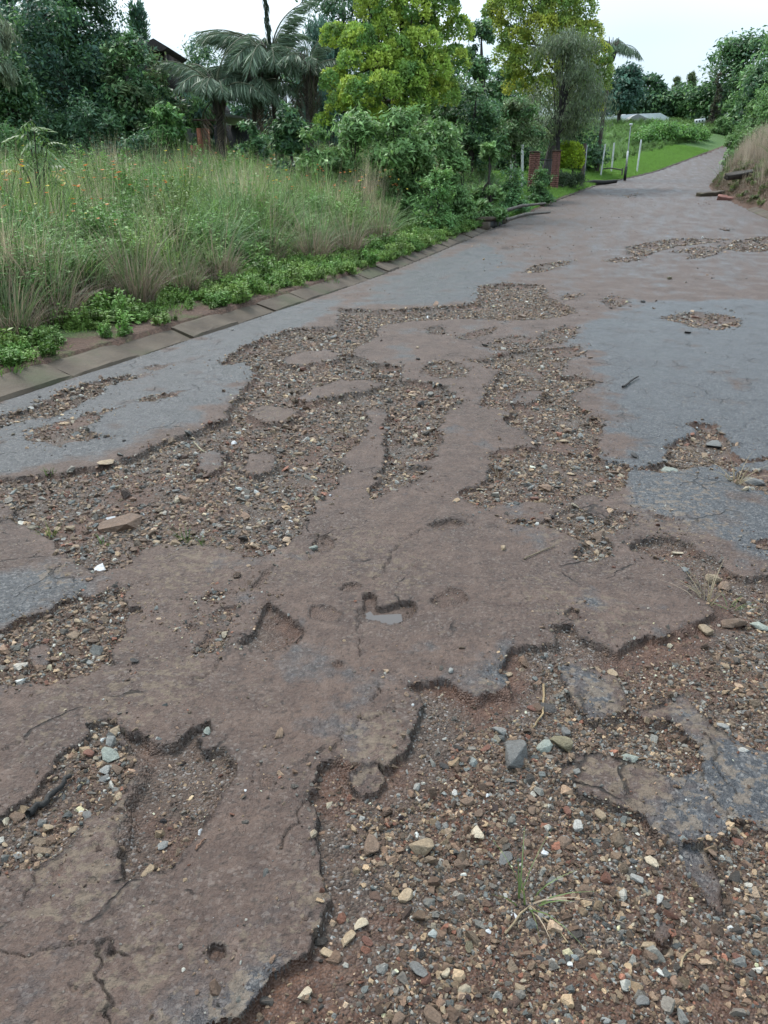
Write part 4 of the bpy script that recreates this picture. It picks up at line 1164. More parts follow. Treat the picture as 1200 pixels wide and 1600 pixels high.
# leafy bushes in front of the wood ----------------------------------
for (u, y, v, w, lab) in ((455, 24.5, 168, 80, 'dark glossy bush below the tall palm'), (395, 25.5, 185, 70, 'dark bush below the grey sheet roof'), (560, 23, 178, 120, 'leafy bush under the billowing golden tree, left one'), (625, 22.5, 172, 110, 'leafy bush under the billowing golden tree, right one'), (690, 23.5, 190, 100, 'pale broad-leaved bush beside the small round tree'), (505, 23.5, 196, 90, 'low leafy bush between palm and golden tree'), (645, 23, 205, 110, 'low pale bush behind the long grass, middle'), (760, 24, 228, 60, 'low bush in front of the small round tree trunk')):
    tree('shrub', lab, u, y, v, w, [(.070,.130,.048),(.085,.155,.055),(.060,.115,.042),(.10,.17,.07)] if u > 470 else DG + MG, 5600, .19, .062, 'broad', cb=.0, nl=12, trunk=.05, group='bushes edging the garden', category='bush', spread=.4)

# shrubs along the left kerb ------------------------------------------
for (u, y, v, w, cols, lab, nm) in (
   (680, 20.8, 262, 76, [(.055,.12,.04),(.07,.14,.045),(.09,.165,.055)], 'dark green flowering shrub at the kerb before the drain', 'shrub'),
   (800, 27.5, 262, 60, [(.045,.10,.045),(.06,.125,.05),(.075,.14,.055)], 'blue green shrub beside the drain', 'shrub'),
   (842, 32, 264, 50, [(.04,.09,.035),(.055,.115,.04)], 'upright green shrub at the corner of the lawn', 'shrub'),
   (718, 23, 256, 58, [(.085,.155,.06),(.10,.175,.06),(.07,.13,.05)], 'pale shrub between flowering shrub and grey tussock', 'shrub')):
    tree(nm, lab, u, y, v, w, cols, 5200, .09, .04, 'broad', cb=.0, nl=13, trunk=.03, group='shrubs along the kerb', category='shrub', spread=.42)
tree('topiary_bush', 'clipped yellow-green ball bush by the wooden pole', 890, 43.5, 226, 44, [(.16,.23,.02),(.19,.26,.025),(.12,.19,.02)], 5200, .11, .07, 'puff', lobes=lobes_px(890, 43.5, [(890,245,46,0),(893,252,40,-.2)], .95), trunk=.05, group=None, category='bush', spread=.5, clump_k=70, jit=.2)
tree('hedge', 'dark clipped hedge below the yellow-green ball bush', 878, 41.5, 258, 70, [(.035,.055,.034),(.045,.068,.04)], 5200, .13, .045, 'needle', lobes=[((k * .40 - 1.1, .25 * k, .38), (.46, .46, .46)) for k in range(6)], trunk=.03, group=None, category='hedge', spread=.5)

# beyond: trees on the hill -------------------------------------------
HILL = [(932,142,128,60,BLUE,'bluish tree left of the white-roofed house'),(966,124,104,70,BLUE,'tall dark tree standing over the white roof'),(1003,142,118,60,DG,'dark tree right of the tallest hill tree'),(1022,148,138,70,DG+MG,'round dark tree above the grey roof'),(1052,140,140,80,DG+MG,'dark round tree behind the white notice board, left'),(1100,132,140,78,DG+MG,'dense round tree at the bend of the road'),(1120,145,132,66,DG,'dark tree behind the dense round one'),(1080,138,150,60,MG,'low green tree right above the notice board'),(1146,128,58,128,DG+MG,'big domed tree on the right skyline'),(1205,112,40,130,MG,'tall tree at the right edge of the picture'),(1182,108,105,90,DG,'dark lower tree on the right skyline'),(985,150,140,60,BLUE+DG,'dim tree behind the white roof, centre'),(1165,120,108,80,MG,'mid green tree below the big domed one')]
for (u, y, v, w, cols, lab) in HILL:
    tree('hill_tree', lab, u, y, v, w * 1.15, cols, 5200, .62, .30, 'broad', cb=.22 if u == 966 else .04, nl=15, lr=(.24, .36), trunk=.26, group='trees on the hill', spread=.36)
for (u, y, v, w, lab) in ((1050, 175, 122, 22, 'pointed pale conifer on the skyline, left of two'), (1072, 178, 114, 26, 'pointed pale conifer on the skyline, right of two')):
    tree('hill_conifer', lab, u, y, v, w * 1.3, [(.06,.085,.05),(.075,.10,.06)], 2600, .9, .2, 'needle', 'cone', cb=.1, nl=18, trunk=.2, group='conifers on the skyline')
tree('hill_conifer', 'dark pencil cypress against the sky on the right', 1112, 124, 114, 22, [(.045,.045,.038),(.05,.055,.04)], 2400, .4, .1, 'needle', 'column', cb=.0, nl=14, trunk=.12, group='conifers on the skyline')
for (u, y, v, w, lab) in ((1030, 97, 194, 66, 'mounded green bush in the field, left half of the thicket'), (1062, 99, 200, 66, 'mounded green bush in the field, right half of the thicket'), (1005, 94, 208, 50, 'low green bush at the left foot of the thicket'), (1085, 102, 216, 44, 'low bush at the road end of the thicket')):
    tree('field_bush', lab, u, y, v, w, [(.055,.125,.03),(.045,.10,.03),(.075,.15,.038)], 4600, .30, .13, 'broad', cb=.0, nl=12, trunk=.06, group='thicket in the far field', category='bush')
for (u, y, v, w, lab) in ((1168, 58, 160, 62, 'pale leafy bush above the dry bank, left one'), (1204, 54, 140, 80, 'pale leafy bush above the dry bank at the picture edge'), (1150, 68, 178, 44, 'small leafy bush where the bank meets the road'), (1205, 64, 108, 80, 'tall leafy bush high on the right bank'), (1128, 110, 186, 34, 'yellowish bush beside the road bend')):
    tree('bank_bush', lab, u, y, v, w, [(.060,.120,.042),(.075,.14,.05),(.05,.10,.036)], 4800, .26, .085, 'broad', cb=.0, nl=12, trunk=.06, group='bushes on the right bank', category='bush')

# ------------------------------------------------------------------ palms
def frond_mesh(name, seed, length, droop, nleaf, ll, cols):
    r_ = np.random.default_rng(seed); P = Parts()
    s = np.linspace(0, 1, 12)
    px = length * (s - .18 * s ** 2.4 * droop); pz = length * (.42 * s - (.42 + .40 * droop) * s ** 2.1)
    path = np.stack([px, np.zeros(12), pz], 1)
    tube_mesh_parts(P, path, np.linspace(.014, .004, 12), (.12, .13, .07), 4)
    k = np.linspace(.12, .99, nleaf)
    for sd in (-1, 1):
        c0 = np.stack([np.interp(k, s, px), np.zeros(nleaf), np.interp(k, s, pz)], 1)
        tl = ll * (1 - .55 * np.abs(k - .45) * 1.6) * r_.uniform(.8, 1.1, nleaf)
        ax = np.stack([r_.uniform(.25, .6, nleaf), sd * r_.uniform(.35, .8, nleaf), -r_.uniform(.5, 1.6, nleaf) * (.55 + droop)], 1)
        ax = unit(ax); c = c0 + ax * tl[:, None] * .5
        leaf_quads(P, c, ax, r_.normal(size=(nleaf, 3)) + np.array([0, 0, 1.0]), tl, ll * .042, np.asarray(cols)[r_.integers(0, len(cols), nleaf)], .2)
    return P.mesh(name, M_LEAF)
PALMC = [(.125,.175,.105),(.145,.20,.12),(.10,.15,.09)]
DEAD = [(.13,.105,.075),(.16,.13,.10)]
FR = [frond_mesh('frond', 10 + k, 1.0, .40 + .24 * k, 80, .40, PALMC) for k in range(4)]
FD = [frond_mesh('frond', 30 + k, 1.0, 1.0, 36, .3, DEAD) for k in range(2)]
def palm(label, u, y, v_crown, nf, fl, dead=0, lean=0.0, spear=False, r0=.13, trunks=1, elev=(.1, 1.25)):
    x, y, z = place(u, y); h = z_at(v_crown, y) - z
    root = tag(empty('palm_tree', (x, y, z)), label, 'palm', 'palms in the garden')
    P = Parts()
    tube_mesh_parts(P, np.array([(0, 0, -.3), (lean * .1, 0, h * .3), (lean * .5, 0, h * .7), (lean, 0, h)]), np.array([1.3, 1.05, .95, .9]) * r0, (.085, .072, .06), 9)
    for k in range(10):     # old leaf boots under the crown
        a = k * 2.4; zz = h - .5 + .05 * k
        tube_mesh_parts(P, np.array([(lean + .1 * math.cos(a), .1 * math.sin(a), zz - .2), (lean + .22 * math.cos(a), .22 * math.sin(a), zz + .25), (lean + .34 * math.cos(a), .34 * math.sin(a), zz + .75)]), np.array([.06, .045, .02]), (.12, .10, .085), 5)
    obj('trunk', P.mesh('trunk', M_BARK, True), root)
    for k in range(nf + dead):
        dd_ = k >= nf
        o = obj('frond', (FD[k % 2] if dd_ else FR[k % 4]), root)
        o.location = (lean, 0, h)
        a = k * 2.39996 + random.uniform(-.2, .2)
        el = random.uniform(-1.2, -.7) if dd_ else elev[0] + (elev[1] - elev[0]) * ((k * .618) % 1)
        o.rotation_euler = Euler((0, -el, a), 'XYZ')
        s = fl * random.uniform(.85, 1.15)
        o.scale = (s, s, s)
    if spear:
        Q = Parts(); N = 260
        zz = rng.uniform(0, 1, N); c = np.stack([rng.normal(0, .05, N) - .12 * zz, rng.normal(0, .05, N), zz * spear], 1)
        leaf_quads(Q, c, np.tile((-.12, 0, 1.0), (N, 1)) + rng.normal(0, .12, (N, 3)), rng.normal(size=(N, 3)), .34, .05, np.array([(.05,.075,.045)] * N))
        o = obj('spear_leaf', Q.mesh('spear_leaf', M_LEAF), root); o.location = (lean, 0, h)
    return root
palm('short drooping palm in front of the grey green tree', 352, 29.5, 150, 17, 2.1, 3, 0.0, False, .12, elev=(.15, 1.3))
palm('tall palm with an upright unopened leaf, left of the golden tree', 440, 31, 100, 18, 2.5, 5, -.15, 2.4, .15, elev=(.0, 1.2))
palm('palm with a skirt of dead fronds beside the tall palm', 486, 30, 118, 9, 1.7, 9, .1, False, .15, elev=(.4, 1.3))
palm('thin palm left of the tall palm, leaning', 398, 30.5, 140, 11, 1.9, 3, .25, False, .09, elev=(.1, 1.1))
palm('distant palm showing its top beside the second golden tree', 932, 58, 76, 8, 2.0, 0, .3, False, .14, elev=(-.1, .9))

# ------------------------------------------------------------------ long grass, weeds and flowers
def tuft_mesh(name, seed, nb, h, spread, lean, width, c_base, c_tip, dry=0.0, seg=4, base_r=.09):
    r_ = np.random.default_rng(seed)
    az = r_.uniform(0, 6.283, nb); rad = base_r * np.sqrt(r_.uniform(0, 1, nb))
    b = np.stack([rad * np.cos(az), rad * np.sin(az), np.full(nb, -.02)], 1)
    da = az + r_.normal(0, .7, nb)
    ln = np.abs(r_.normal(lean, lean * .5, nb)); L = h * r_.uniform(.55, 1.1, nb)
    s = np.linspace(0, 1, seg + 1)
    curl = r_.uniform(.5, 1.6, nb)
    tw = r_.uniform(0, 6.283, nb)
    V, C = [], []
    for j, f in enumerate(s):
        out = L * (np.sin(ln) * f * .55 + ln * curl * f ** 2.2 * .55) * spread
        up = L * (f - .32 * np.clip(ln * curl, 0, 1.4) * f ** 2.6)
        c = b + np.stack([out * np.cos(da), out * np.sin(da), up], 1)
        w_ = width * (1 - f ** 1.7 * .93) * r_.uniform(.9, 1.1, nb)
        sd = np.stack([np.cos(tw), np.sin(tw), np.zeros(nb)], 1) * w_[:, None] * .5
        V.append(np.stack([c - sd, c + sd], 1))
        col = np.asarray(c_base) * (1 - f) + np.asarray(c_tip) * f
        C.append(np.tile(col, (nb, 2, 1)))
    V = np.stack(V, 1); C = np.stack(C, 1)           # nb, seg+1, 2, 3
    C = C * r_.uniform(.7, 1.3, (nb, 1, 1, 1))
    if dry:
        dm = r_.uniform(0, 1, nb) < dry
        C[dm] = np.array((.30, .235, .165)) * r_.uniform(.6, 1.25, (dm.sum(), 1, 1, 1)) / max(np.mean(c_tip), .05) * np.mean(c_tip)
    F = []
    for j in range(seg):
        o_ = np.arange(nb) * (seg + 1) * 2 + j * 2
        F.append(np.stack([o_, o_ + 1, o_ + 3, o_ + 2], 1))
    return V.reshape(-1, 3), np.concatenate(F), C.reshape(-1, 3)
def herb_arrays(seed, h, nstem, nleaf, L, W, c1, c2):
    r_ = np.random.default_rng(seed); P = Parts()
    for k in range(nstem):
        a = r_.uniform(0, 6.283); ln = r_.uniform(.05, .4); hh_ = h * r_.uniform(.6, 1.05)
        f = np.linspace(0, 1, 5)
        path = np.stack([hh_ * ln * f ** 1.4 * math.cos(a) + .05 * math.cos(a * 3), hh_ * ln * f ** 1.4 * math.sin(a) + .05 * math.sin(a * 3), hh_ * f], 1)
        tube_mesh_parts(P, path, np.linspace(.006, .002, 5), (.5, .5, .35), 3)
        q = r_.uniform(.15, 1, nleaf)
        c = np.stack([np.interp(q, f, path[:, i]) for i in range(3)], 1)
        d = unit(np.stack([r_.normal(size=nleaf), r_.normal(size=nleaf), r_.uniform(-.1, .6, nleaf)], 1))
        lv = L * r_.uniform(.6, 1.2, nleaf) * (1.15 - .5 * q)
        leaf_quads(P, c + d * lv[:, None] * .5, d, np.array([0, 0, 1.0]) + r_.normal(size=(nleaf, 3)) * .4, lv, lv * W / L, np.array(c1) + (np.array(c2) - np.array(c1)) * r_.uniform(0, 1, (nleaf, 1)), .2)
    return P
def src_obj(name, me): return bpy.data.objects.new(name, me)
ONE = (1.0, 1.0, 1.0)
S = []
for k in range(5):      # 0-4 long green grass
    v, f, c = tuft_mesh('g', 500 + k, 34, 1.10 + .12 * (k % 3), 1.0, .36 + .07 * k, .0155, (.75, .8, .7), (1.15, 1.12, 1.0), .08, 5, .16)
    S.append(src_obj('plant_%02d' % len(S), raw_mesh('grass', v, f, M_LEAFI, {'col': c})))
for k in range(4):      # 5-8 leafy herbs
    S.append(src_obj('plant_%02d' % len(S), herb_arrays(520 + k, 1.10, 11, 60, .105, .034, (.9, .95, .9), (1.15, 1.2, 1.1)).mesh('herb', M_LEAFI)))
for k in range(3):      # 9-11 dry stalks
    v, f, c = tuft_mesh('d', 540 + k, 34, 1.3, .55, .22, .0075, (.9, .9, .9), (1.2, 1.15, 1.05), 0, 4, .18)
    S.append(src_obj('plant_%02d' % len(S), raw_mesh('grass', v, f, M_LEAFI, {'col': c})))
for k in range(3):      # 12-14 short turf
    v, f, c = tuft_mesh('t', 560 + k, 40, .10, .9, .5, .006, (.8, .85, .8), (1.15, 1.12, 1.0), .05, 2, .12)
    S.append(src_obj('plant_%02d' % len(S), raw_mesh('grass', v, f, M_LEAFI, {'col': c})))
for k in range(4):      # 15-18 low verge weeds
    S.append(src_obj('plant_%02d' % len(S), herb_arrays(580 + k, .13, 10, 16, .050, .020, (.85, .9, .85), (1.15, 1.2, 1.1)).mesh('weed', M_LEAFI)))
C_PLANTS = hidden_collection('plant_sources', S)
def grow(name, label, cat, x, y, pick, tint, s, hs=None):
    z = H(x, y)
    N = len(x); hs = np.ones(N) if hs is None else hs
    scl = np.stack([s, s, s * hs], 1)
    rot = np.stack([rng.normal(0, .08, N), rng.normal(0, .08, N), rng.uniform(0, 6.28, N)], 1)
    o = scatter(name, np.stack([x, y, z], 1), rot, scl, pick, tint, C_PLANTS)
    return tag(o, label, cat, kind='stuff')
def seen(x, y): return (np.abs(x) < .70 * y + 2.2) & (y > 1.0)

# the tall field
N = 21000
t_ = rng.uniform(1, 33, N); e_ = -1.5 - rng.uniform(0, 1, N) ** 1.25 * 17
x, y = xy(t_, e_)
edge = 1.75 + .8 * fbm(x, y, .9, 2, 91) + np.where(t_ > 19, .3, 0)
k = seen(x, y) & (-e_ > edge)
x, y, t_, e_ = x[k], y[k], t_[k], e_[k]
N = len(x)
kind = fbm(x, y, 1.5, 3, 92) + rng.normal(0, .16, N)      # patches of one plant beside patches of another
k2 = fbm(x, y, .9, 2, 93) + rng.normal(0, .14, N)
pick = rng.integers(0, 5, N)
pick = np.where(kind > .10, rng.integers(5, 9, N), pick)
pick = np.where(k2 > .23, rng.integers(9, 12, N), pick)
pick = np.where((-e_ < 2.6) & (rng.random(N) < .25), rng.integers(5, 9, N), pick)
g_a, g_b, g_c = np.array((.185, .285, .078)), np.array((.170, .255, .138)), np.array((.270, .340, .090))
blu = np.clip(.5 + 1.5 * fbm(x, y, 1.2, 2, 94), 0, 1)[:, None]
tint = g_a * (1 - blu) + g_b * blu
yel = np.clip(1.6 * fbm(x, y, 2.1, 2, 89), 0, 1)[:, None]
hb = np.array((.155, .300, .075)) * (1 - yel) + g_c * yel
tint = np.where(((pick >= 5) & (pick < 9))[:, None], hb, tint)
tint = np.where((pick >= 9)[:, None], np.array((.42, .345, .25)), tint)
tint = tint * rng.uniform(.65, 1.35, (N, 1))
hs = .92 + .95 * fbm(x, y, 1.1, 2, 95) + .12 * sstep(3, 12, -e_) + rng.normal(0, .10, N)
hs = np.where((pick >= 5) & (pick < 9), hs * .92, hs) * (.62 + .38 * sstep(1.6, 3.4, -e_))
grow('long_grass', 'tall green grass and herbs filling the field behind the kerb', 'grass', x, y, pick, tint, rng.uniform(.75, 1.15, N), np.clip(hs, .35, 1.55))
# verge weeds
N = 12000
t_ = rng.uniform(-2, 27, N); e_ = -.20 - rng.uniform(0, 1, N) ** .8 * 1.85
x, y = xy(t_, e_)
dens = np.clip(.52 + 1.7 * fbm(x, y, .55, 3, 96) + .75 * sstep(-.75, -1.3, e_) - .35 * sstep(9, 4, t_) * sstep(-1.1, -.4, e_) - 1.2 * sstep(14, 8, t_) * (e_ > -.32) + .3 * sstep(10, 18, t_), 0, 1)
bx, by = ground_at(312, 490); dens = dens * (1 - np.exp(-(((x - bx) / .55) ** 2 + ((y - by) / .5) ** 2)))
k = seen(x, y) & (rng.random(N) < dens); x, y = x[k], y[k]; N = len(x)
pick = np.where(rng.random(N) < .75, rng.integers(15, 19, N), rng.integers(12, 15, N))
vv = np.clip(.5 + 1.4 * fbm(x, y, .5, 2, 88), 0, 1)[:, None]
tint = (np.array((.13, .26, .055)) * (1 - vv) + np.array((.23, .34, .085)) * vv) * rng.uniform(.6, 1.35, (N, 1))
grow('verge_weeds', 'low bright green weeds between the kerb and the long grass', 'weeds', x, y, pick, tint, np.exp(rng.normal(0, .34, N)) * .78, rng.uniform(.6, 1.4, N))
# mown lawn further up and the far field
N = 26000
t_ = rng.uniform(26, 100, N); e_ = -.25 - rng.uniform(0, 1, N) ** 1.2 * 8
x, y = xy(t_, e_); k = (x > .12 * y); x, y = x[k], y[k]; N = len(x)
grow('lawn_grass', 'short bright green mown grass beside the upper road', 'grass', x, y, rng.integers(12, 15, N), np.array((.165, .30, .062)) * rng.uniform(.8, 1.25, (N, 1)), rng.uniform(1.1, 2.2, N))
N = 9000
t_ = rng.uniform(60, 150, N); e_ = -3.5 - rng.uniform(0, 1, N) * 42
x, y = xy(t_, e_); k = (x > .16 * y) & (rng.random(N) < .8); x, y = x[k], y[k]; N = len(x)
pick = np.where(rng.random(N) < .6, rng.integers(0, 5, N), rng.integers(5, 9, N))
grow('far_field_grass', 'rough green grass in the field below the white-roofed house', 'grass', x, y, pick, np.array((.175, .29, .088)) * rng.uniform(.7, 1.3, (N, 1)), rng.uniform(.7, 1.2, N), np.full(N, .6))
# right bank: dry grass, litter and a few greens
N = 5200
t_ = rng.uniform(24, 66, N); re_ = .5 + rng.uniform(0, 1, N) * 8.5
x, y = xy(t_, road_w(t_) + re_)
dn = np.clip(sstep(.9, 2.4, re_ - .05 * np.clip(t_ - 38, -20, 0)) + .08, 0, 1)
k = seen(x, y) & (rng.random(N) < dn); x, y, re_ = x[k], y[k], re_[k]; N = len(x)
gr_ = rng.random(N) < np.clip(sstep(4, 7, re_) * .75, .08, 1)
pick = np.where(gr_, rng.integers(0, 9, N), rng.integers(9, 12, N))
tint = np.where(gr_[:, None], np.array((.17, .24, .10)), np.array((.36, .30, .235))) * rng.uniform(.7, 1.3, (N, 1))
grow('bank_grass', 'dry straw-coloured grass on the eroded right bank', 'grass', x, y, pick, tint, rng.uniform(.7, 1.25, N), rng.uniform(.6, 1.0, N))

N = 5200
t_ = rng.uniform(25, 60, N); re_ = .25 + rng.uniform(0, 1, N) ** 1.2 * 4.5
x, y = xy(t_, road_w(t_) + re_); k = seen(x, y) & (rng.random(N) < np.clip(.6 + fbm(x, y, 1.2, 3, 98), 0, 1)); x, y = x[k], y[k]; N = len(x)
gr_ = fbm(x, y, 1.5, 2, 99) > .22
tint = np.where(gr_[:, None], np.array((.16, .22, .07)), np.array((.22, .165, .12))) * rng.uniform(.5, 1.3, (N, 1))
grow('bank_litter', 'dead leaves and short dry tufts strewn over the right bank', 'leaf litter', x, y, np.where(gr_, rng.integers(15, 19, N), rng.integers(12, 15, N)), tint, rng.uniform(1.0, 2.6, N), rng.uniform(.4, 1.0, N))

# flowers in the field
FS = []
def flower_src(nm, seed, col, n_, r_f):
    P = Parts(); r_ = np.random.default_rng(seed)
    for k in range(n_):
        c = np.array([r_.normal(0, .14), r_.normal(0, .14), r_.uniform(1.0, 1.35)])
        tube_mesh_parts(P, np.array([(c[0] * .4, c[1] * .4, .3), c * (.8, .8, .7), c]), np.array([.004, .003, .002]), (.06, .1, .03), 3)
        m = 9; a = np.arange(m) / m * 6.283
        d = np.stack([np.cos(a), np.sin(a), np.full(m, .45)], 1)
        leaf_quads(P, c + d * r_f * .5, d, np.tile((0, 0, 1.0), (m, 1)), r_f, r_f * .5, np.array([col] * m), .15)
    return src_obj(nm, P.mesh('flower', M_LEAF))
FS = [flower_src('flower_00', 1, (.60, .16, .04), 4, .030), flower_src('flower_01', 2, (.62, .20, .06), 3, .034), flower_src('flower_02', 3, (.65, .46, .03), 4, .026), flower_src('flower_03', 4, (.68, .48, .04), 2, .036)]
C_FLOW = hidden_collection('flower_sources', FS)
N = 480
t_ = rng.uniform(3, 24, N); e_ = -1.6 - rng.uniform(0, 1, N) * 11
x, y = xy(t_, e_); k = seen(x, y) & (rng.random(N) < np.clip(.5 + 1.4 * fbm(x, y, 2.0, 2, 97), 0, 1)); x, y = x[k], y[k]; N = len(x)
s_ = rng.uniform(.75, 1.25, N)
o = scatter('wildflowers', np.stack([x, y, H(x, y)], 1), np.stack([rng.normal(0, .1, N), rng.normal(0, .1, N), rng.uniform(0, 6.28, N)], 1), np.stack([s_, s_, s_], 1), np.where(rng.random(N) < .58, rng.integers(0, 2, N), rng.integers(2, 4, N)), np.ones((N, 3)), C_FLOW)
tag(o, 'small orange and yellow flowers dotted through the long grass', 'flowers', kind='stuff')

# tussocks one can tell apart: brown dry skirts, green tops
TUS = [
 (82,508,.98,.85,'tall narrow tussock with brown reed-like skirt, nearest the left edge'),
 (140,480,.85,.7,'loose bleached tussock right of the tall brown one'),
 (215,478,1.08,.55,'upright grey-green tussock in the middle of the kerbside row'),
 (285,462,.75,.5,'small thin tussock between upright and sprawling ones'),
 (340,445,.95,.95,'sprawling brown tussock with pale fallen stalks'),
 (420,418,.85,.85,'brown twiggy tussock past the sprawling one'),
 (490,410,1.05,.9,'tall brown tussock in the middle of the field edge'),
 (545,398,1.0,.85,'brown tussock right of the tall mid-field one'),
 (592,382,.95,.7,'brown and green tussock before the flowering shrub'),
 (752,330,1.0,.25,'blue-grey spiky tussock by the storm drain'),
 (20,530,.7,.5,'low tussock at the left edge of the picture'),
]
for k, (u, v, h, dryf, lab) in enumerate(TUS):
    x, y = ground_at(u, v)
    z = float(H(x, y))
    root = tag(empty('grass_tussock', (x, y, z)), lab, 'tussock', 'tussocks along the kerb')
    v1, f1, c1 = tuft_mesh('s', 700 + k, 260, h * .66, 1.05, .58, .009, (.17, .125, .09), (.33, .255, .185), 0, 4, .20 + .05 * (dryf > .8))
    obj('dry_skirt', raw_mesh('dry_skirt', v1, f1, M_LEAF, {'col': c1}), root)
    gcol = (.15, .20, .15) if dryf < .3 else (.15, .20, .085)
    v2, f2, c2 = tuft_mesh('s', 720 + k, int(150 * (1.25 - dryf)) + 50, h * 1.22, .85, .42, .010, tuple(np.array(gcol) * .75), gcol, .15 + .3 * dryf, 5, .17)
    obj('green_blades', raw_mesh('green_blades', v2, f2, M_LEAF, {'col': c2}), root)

# sapling with big drooping leaves on the left
x, y = place(78, 14.0)[:2]; z = float(H(x, y))
root = tag(empty('sapling', (x, y, z)), 'thin sapling with drooping compound leaves and a few yellow ones, left', 'sapling')
P = Parts(); tops = []
for a, hh_, rr_ in ((0.3, 1.75, .25), (2.2, 1.95, .15), (4.2, 1.6, .35), (5.3, 2.05, .4), (1.2, 1.5, .35)):
    e1 = np.array([rr_ * math.cos(a), rr_ * math.sin(a), hh_]); tops.append(e1)
    tube_mesh_parts(P, np.array([(0, 0, -.1), (0.04 * math.cos(a), .04 * math.sin(a), .7), e1 * (.5, .5, .8), e1]), np.array([.022, .017, .012, .007]), (.075, .07, .05), 6)
obj('stem', P.mesh('stem', M_BARK, True), root)
lf = Parts(); m = 11
ax = np.stack([np.linspace(.2, 1, m), np.where(np.arange(m) % 2, .8, -.8), np.full(m, -.45)], 1)
c0 = np.stack([np.linspace(.05, .42, m), np.zeros(m), .05 - .25 * np.linspace(0, 1, m) ** 2], 1)
leaf_quads(lf, c0 + unit(ax) * .11, ax, np.tile((0, 0, 1.0), (m, 1)), .23, .062, np.array([(.10,.17,.05)] * m), .15)
tube_mesh_parts(lf, np.stack([np.linspace(0, .42, 5), np.zeros(5), .05 - .25 * np.linspace(0, 1, 5) ** 2], 1), np.linspace(.006, .003, 5), (.12, .16, .06), 4)
ML = lf.mesh('leaf', M_LEAF)
lf2 = Parts(); leaf_quads(lf2, c0 + unit(ax) * .11, ax, np.tile((0, 0, 1.0), (m, 1)), .2, .06, np.array([(.42,.33,.07)] * m), .15)
ML2 = lf2.mesh('leaf', M_LEAF)
for i, tp in enumerate(tops):
    for j in range(7):
        o = obj('leaf', ML2 if (i * 7 + j) in (5, 17) else ML, root)
        o.location = tuple(tp - np.array([0, 0, .09 * j])); o.rotation_euler = (0, random.uniform(-.5, .25) + .06 * j, j * 2.4 + i); o.scale = (random.uniform(.5, .8),) * 3

# weeds growing in the gravel, straw and twigs
def small_tuft(name, u, v, h, nb, cb, ct, label, group=None, lean=.6, cat='weed'):
    x, y = on_road(u, v); z = float(road_height(x, y)[0])
    V, F, C = tuft_mesh('w', int(u * 7 + v), nb, h, 1.0, lean, .0055, cb, ct, .12, 4, .02)
    o = obj(name, raw_mesh(name, V, F, M_LEAF, {'col': C}), None, (x, y, z))
    return tag(o, label, cat, group)
G1, G2 = (.07, .10, .03), (.13, .20, .05)
small_tuft('weed_tuft', 76, 830, .10, 26, (.14, .14, .06), (.18, .22, .05), 'yellow-green weed at the lower left tip of the gravel')
small_tuft('weed_tuft', 290, 834, .12, 18, G1, G2, 'green weed in the gravel above the bare tarmac')
small_tuft('weed_tuft', 318, 842, .09, 14, G1, G2, 'smaller green weed just right of its neighbour in the gravel')
small_tuft('weed_tuft', 78, 738, .07, 22, G1, (.12, .17, .05), 'flat green weed under the grey slab edge, left')
small_tuft('weed_tuft', 160, 840, .08, 12, G1, G2, 'sparse weed in the left gravel between the stones')
small_tuft('weed_tuft', 822, 1392, .16, 16, G1, (.15, .20, .07), 'grassy weed with straw stalks in the big washout', lean=1.1)
small_tuft('weed_tuft', 1140, 940, .12, 10, (.10, .16, .05), (.16, .26, .08), 'fresh green sprig beside the straw on the right', lean=.9)
small_tuft('straw_wisp', 1108, 935, .22, 22, (.28, .22, .14), (.34, .27, .17), 'wisp of dry straw caught on stones, right gully', lean=1.3, cat='straw')
small_tuft('straw_wisp', 1150, 752, .22, 20, (.26, .21, .13), (.32, .26, .16), 'dry straw around a grey stone at the right edge', lean=1.3, cat='straw')
small_tuft('dead_weed', 780, 738, .13, 26, (.10, .06, .04), (.17, .10, .06), 'brown withered weed in the red hollow', lean=.6)
def twig(pts, r0, col, label, group=None):
    P3 = []
    for u, v in pts:
        x, y = on_road(u, v); P3.append((x, y, float(road_height(x, y)[0]) + r0 * 1.6))
    P = Parts(); path = np.array(P3)
    k = np.linspace(0, len(path) - 1, max(9, len(path) * 3))
    path = np.stack([np.interp(k, np.arange(len(path)), path[:, i]) for i in range(3)], 1)
    c = path.mean(0); path = path - c + rng.normal(0, r0 * .35, path.shape)
    tube_mesh_parts(P, path, np.linspace(1, .6, len(path)) * r0, col, 6)
    return tag(obj('twig', P.mesh('twig', M_BARK, True), None, tuple(c)), label, 'twig', group)
twig([(850,1062),(851,1090),(848,1108),(838,1125),(832,1132)], .0045, (.30, .22, .12), 'curved straw-coloured twig hanging in the muddy hole')
twig([(818,874),(840,864),(868,852)], .0035, (.16, .13, .08), 'thin twig lying on bare brown tarmac, mid right')
twig([(973,606),(985,598),(997,591)], .010, (.03, .026, .022), 'short black twig on the blue-grey tarmac')
twig([(40,1266),(70,1248),(90,1228),(106,1208)], .011, (.022, .02, .018), 'black stick at the rim of the stony lower left hole')
twig([(436,1008),(455,998),(474,990)], .004, (.09, .06, .045), 'dark twig at the edge of the triangular hole')
twig([(790,1445),(812,1420),(828,1398),(850,1420),(872,1440),(890,1460)], .003, (.30, .23, .14), 'bent straw stalk across the washout gravel')
twig([(1065,1502),(1072,1480),(1085,1468)], .003, (.30, .23, .14), 'short straw in the lower right gravel')
twig([(305,1330),(315,1318),(320,1312)], .003, (.20, .11, .07), 'tiny reddish twig on lower left mud')
twig([(302,686),(312,694),(318,700)], .008, (.26, .23, .16), 'pale twig in the gravel below the grey slab')
twig([(990,1177),(1010,1176),(1030,1178)], .003, (.22, .15, .09), 'fine straw beside the flat greenish pebble')
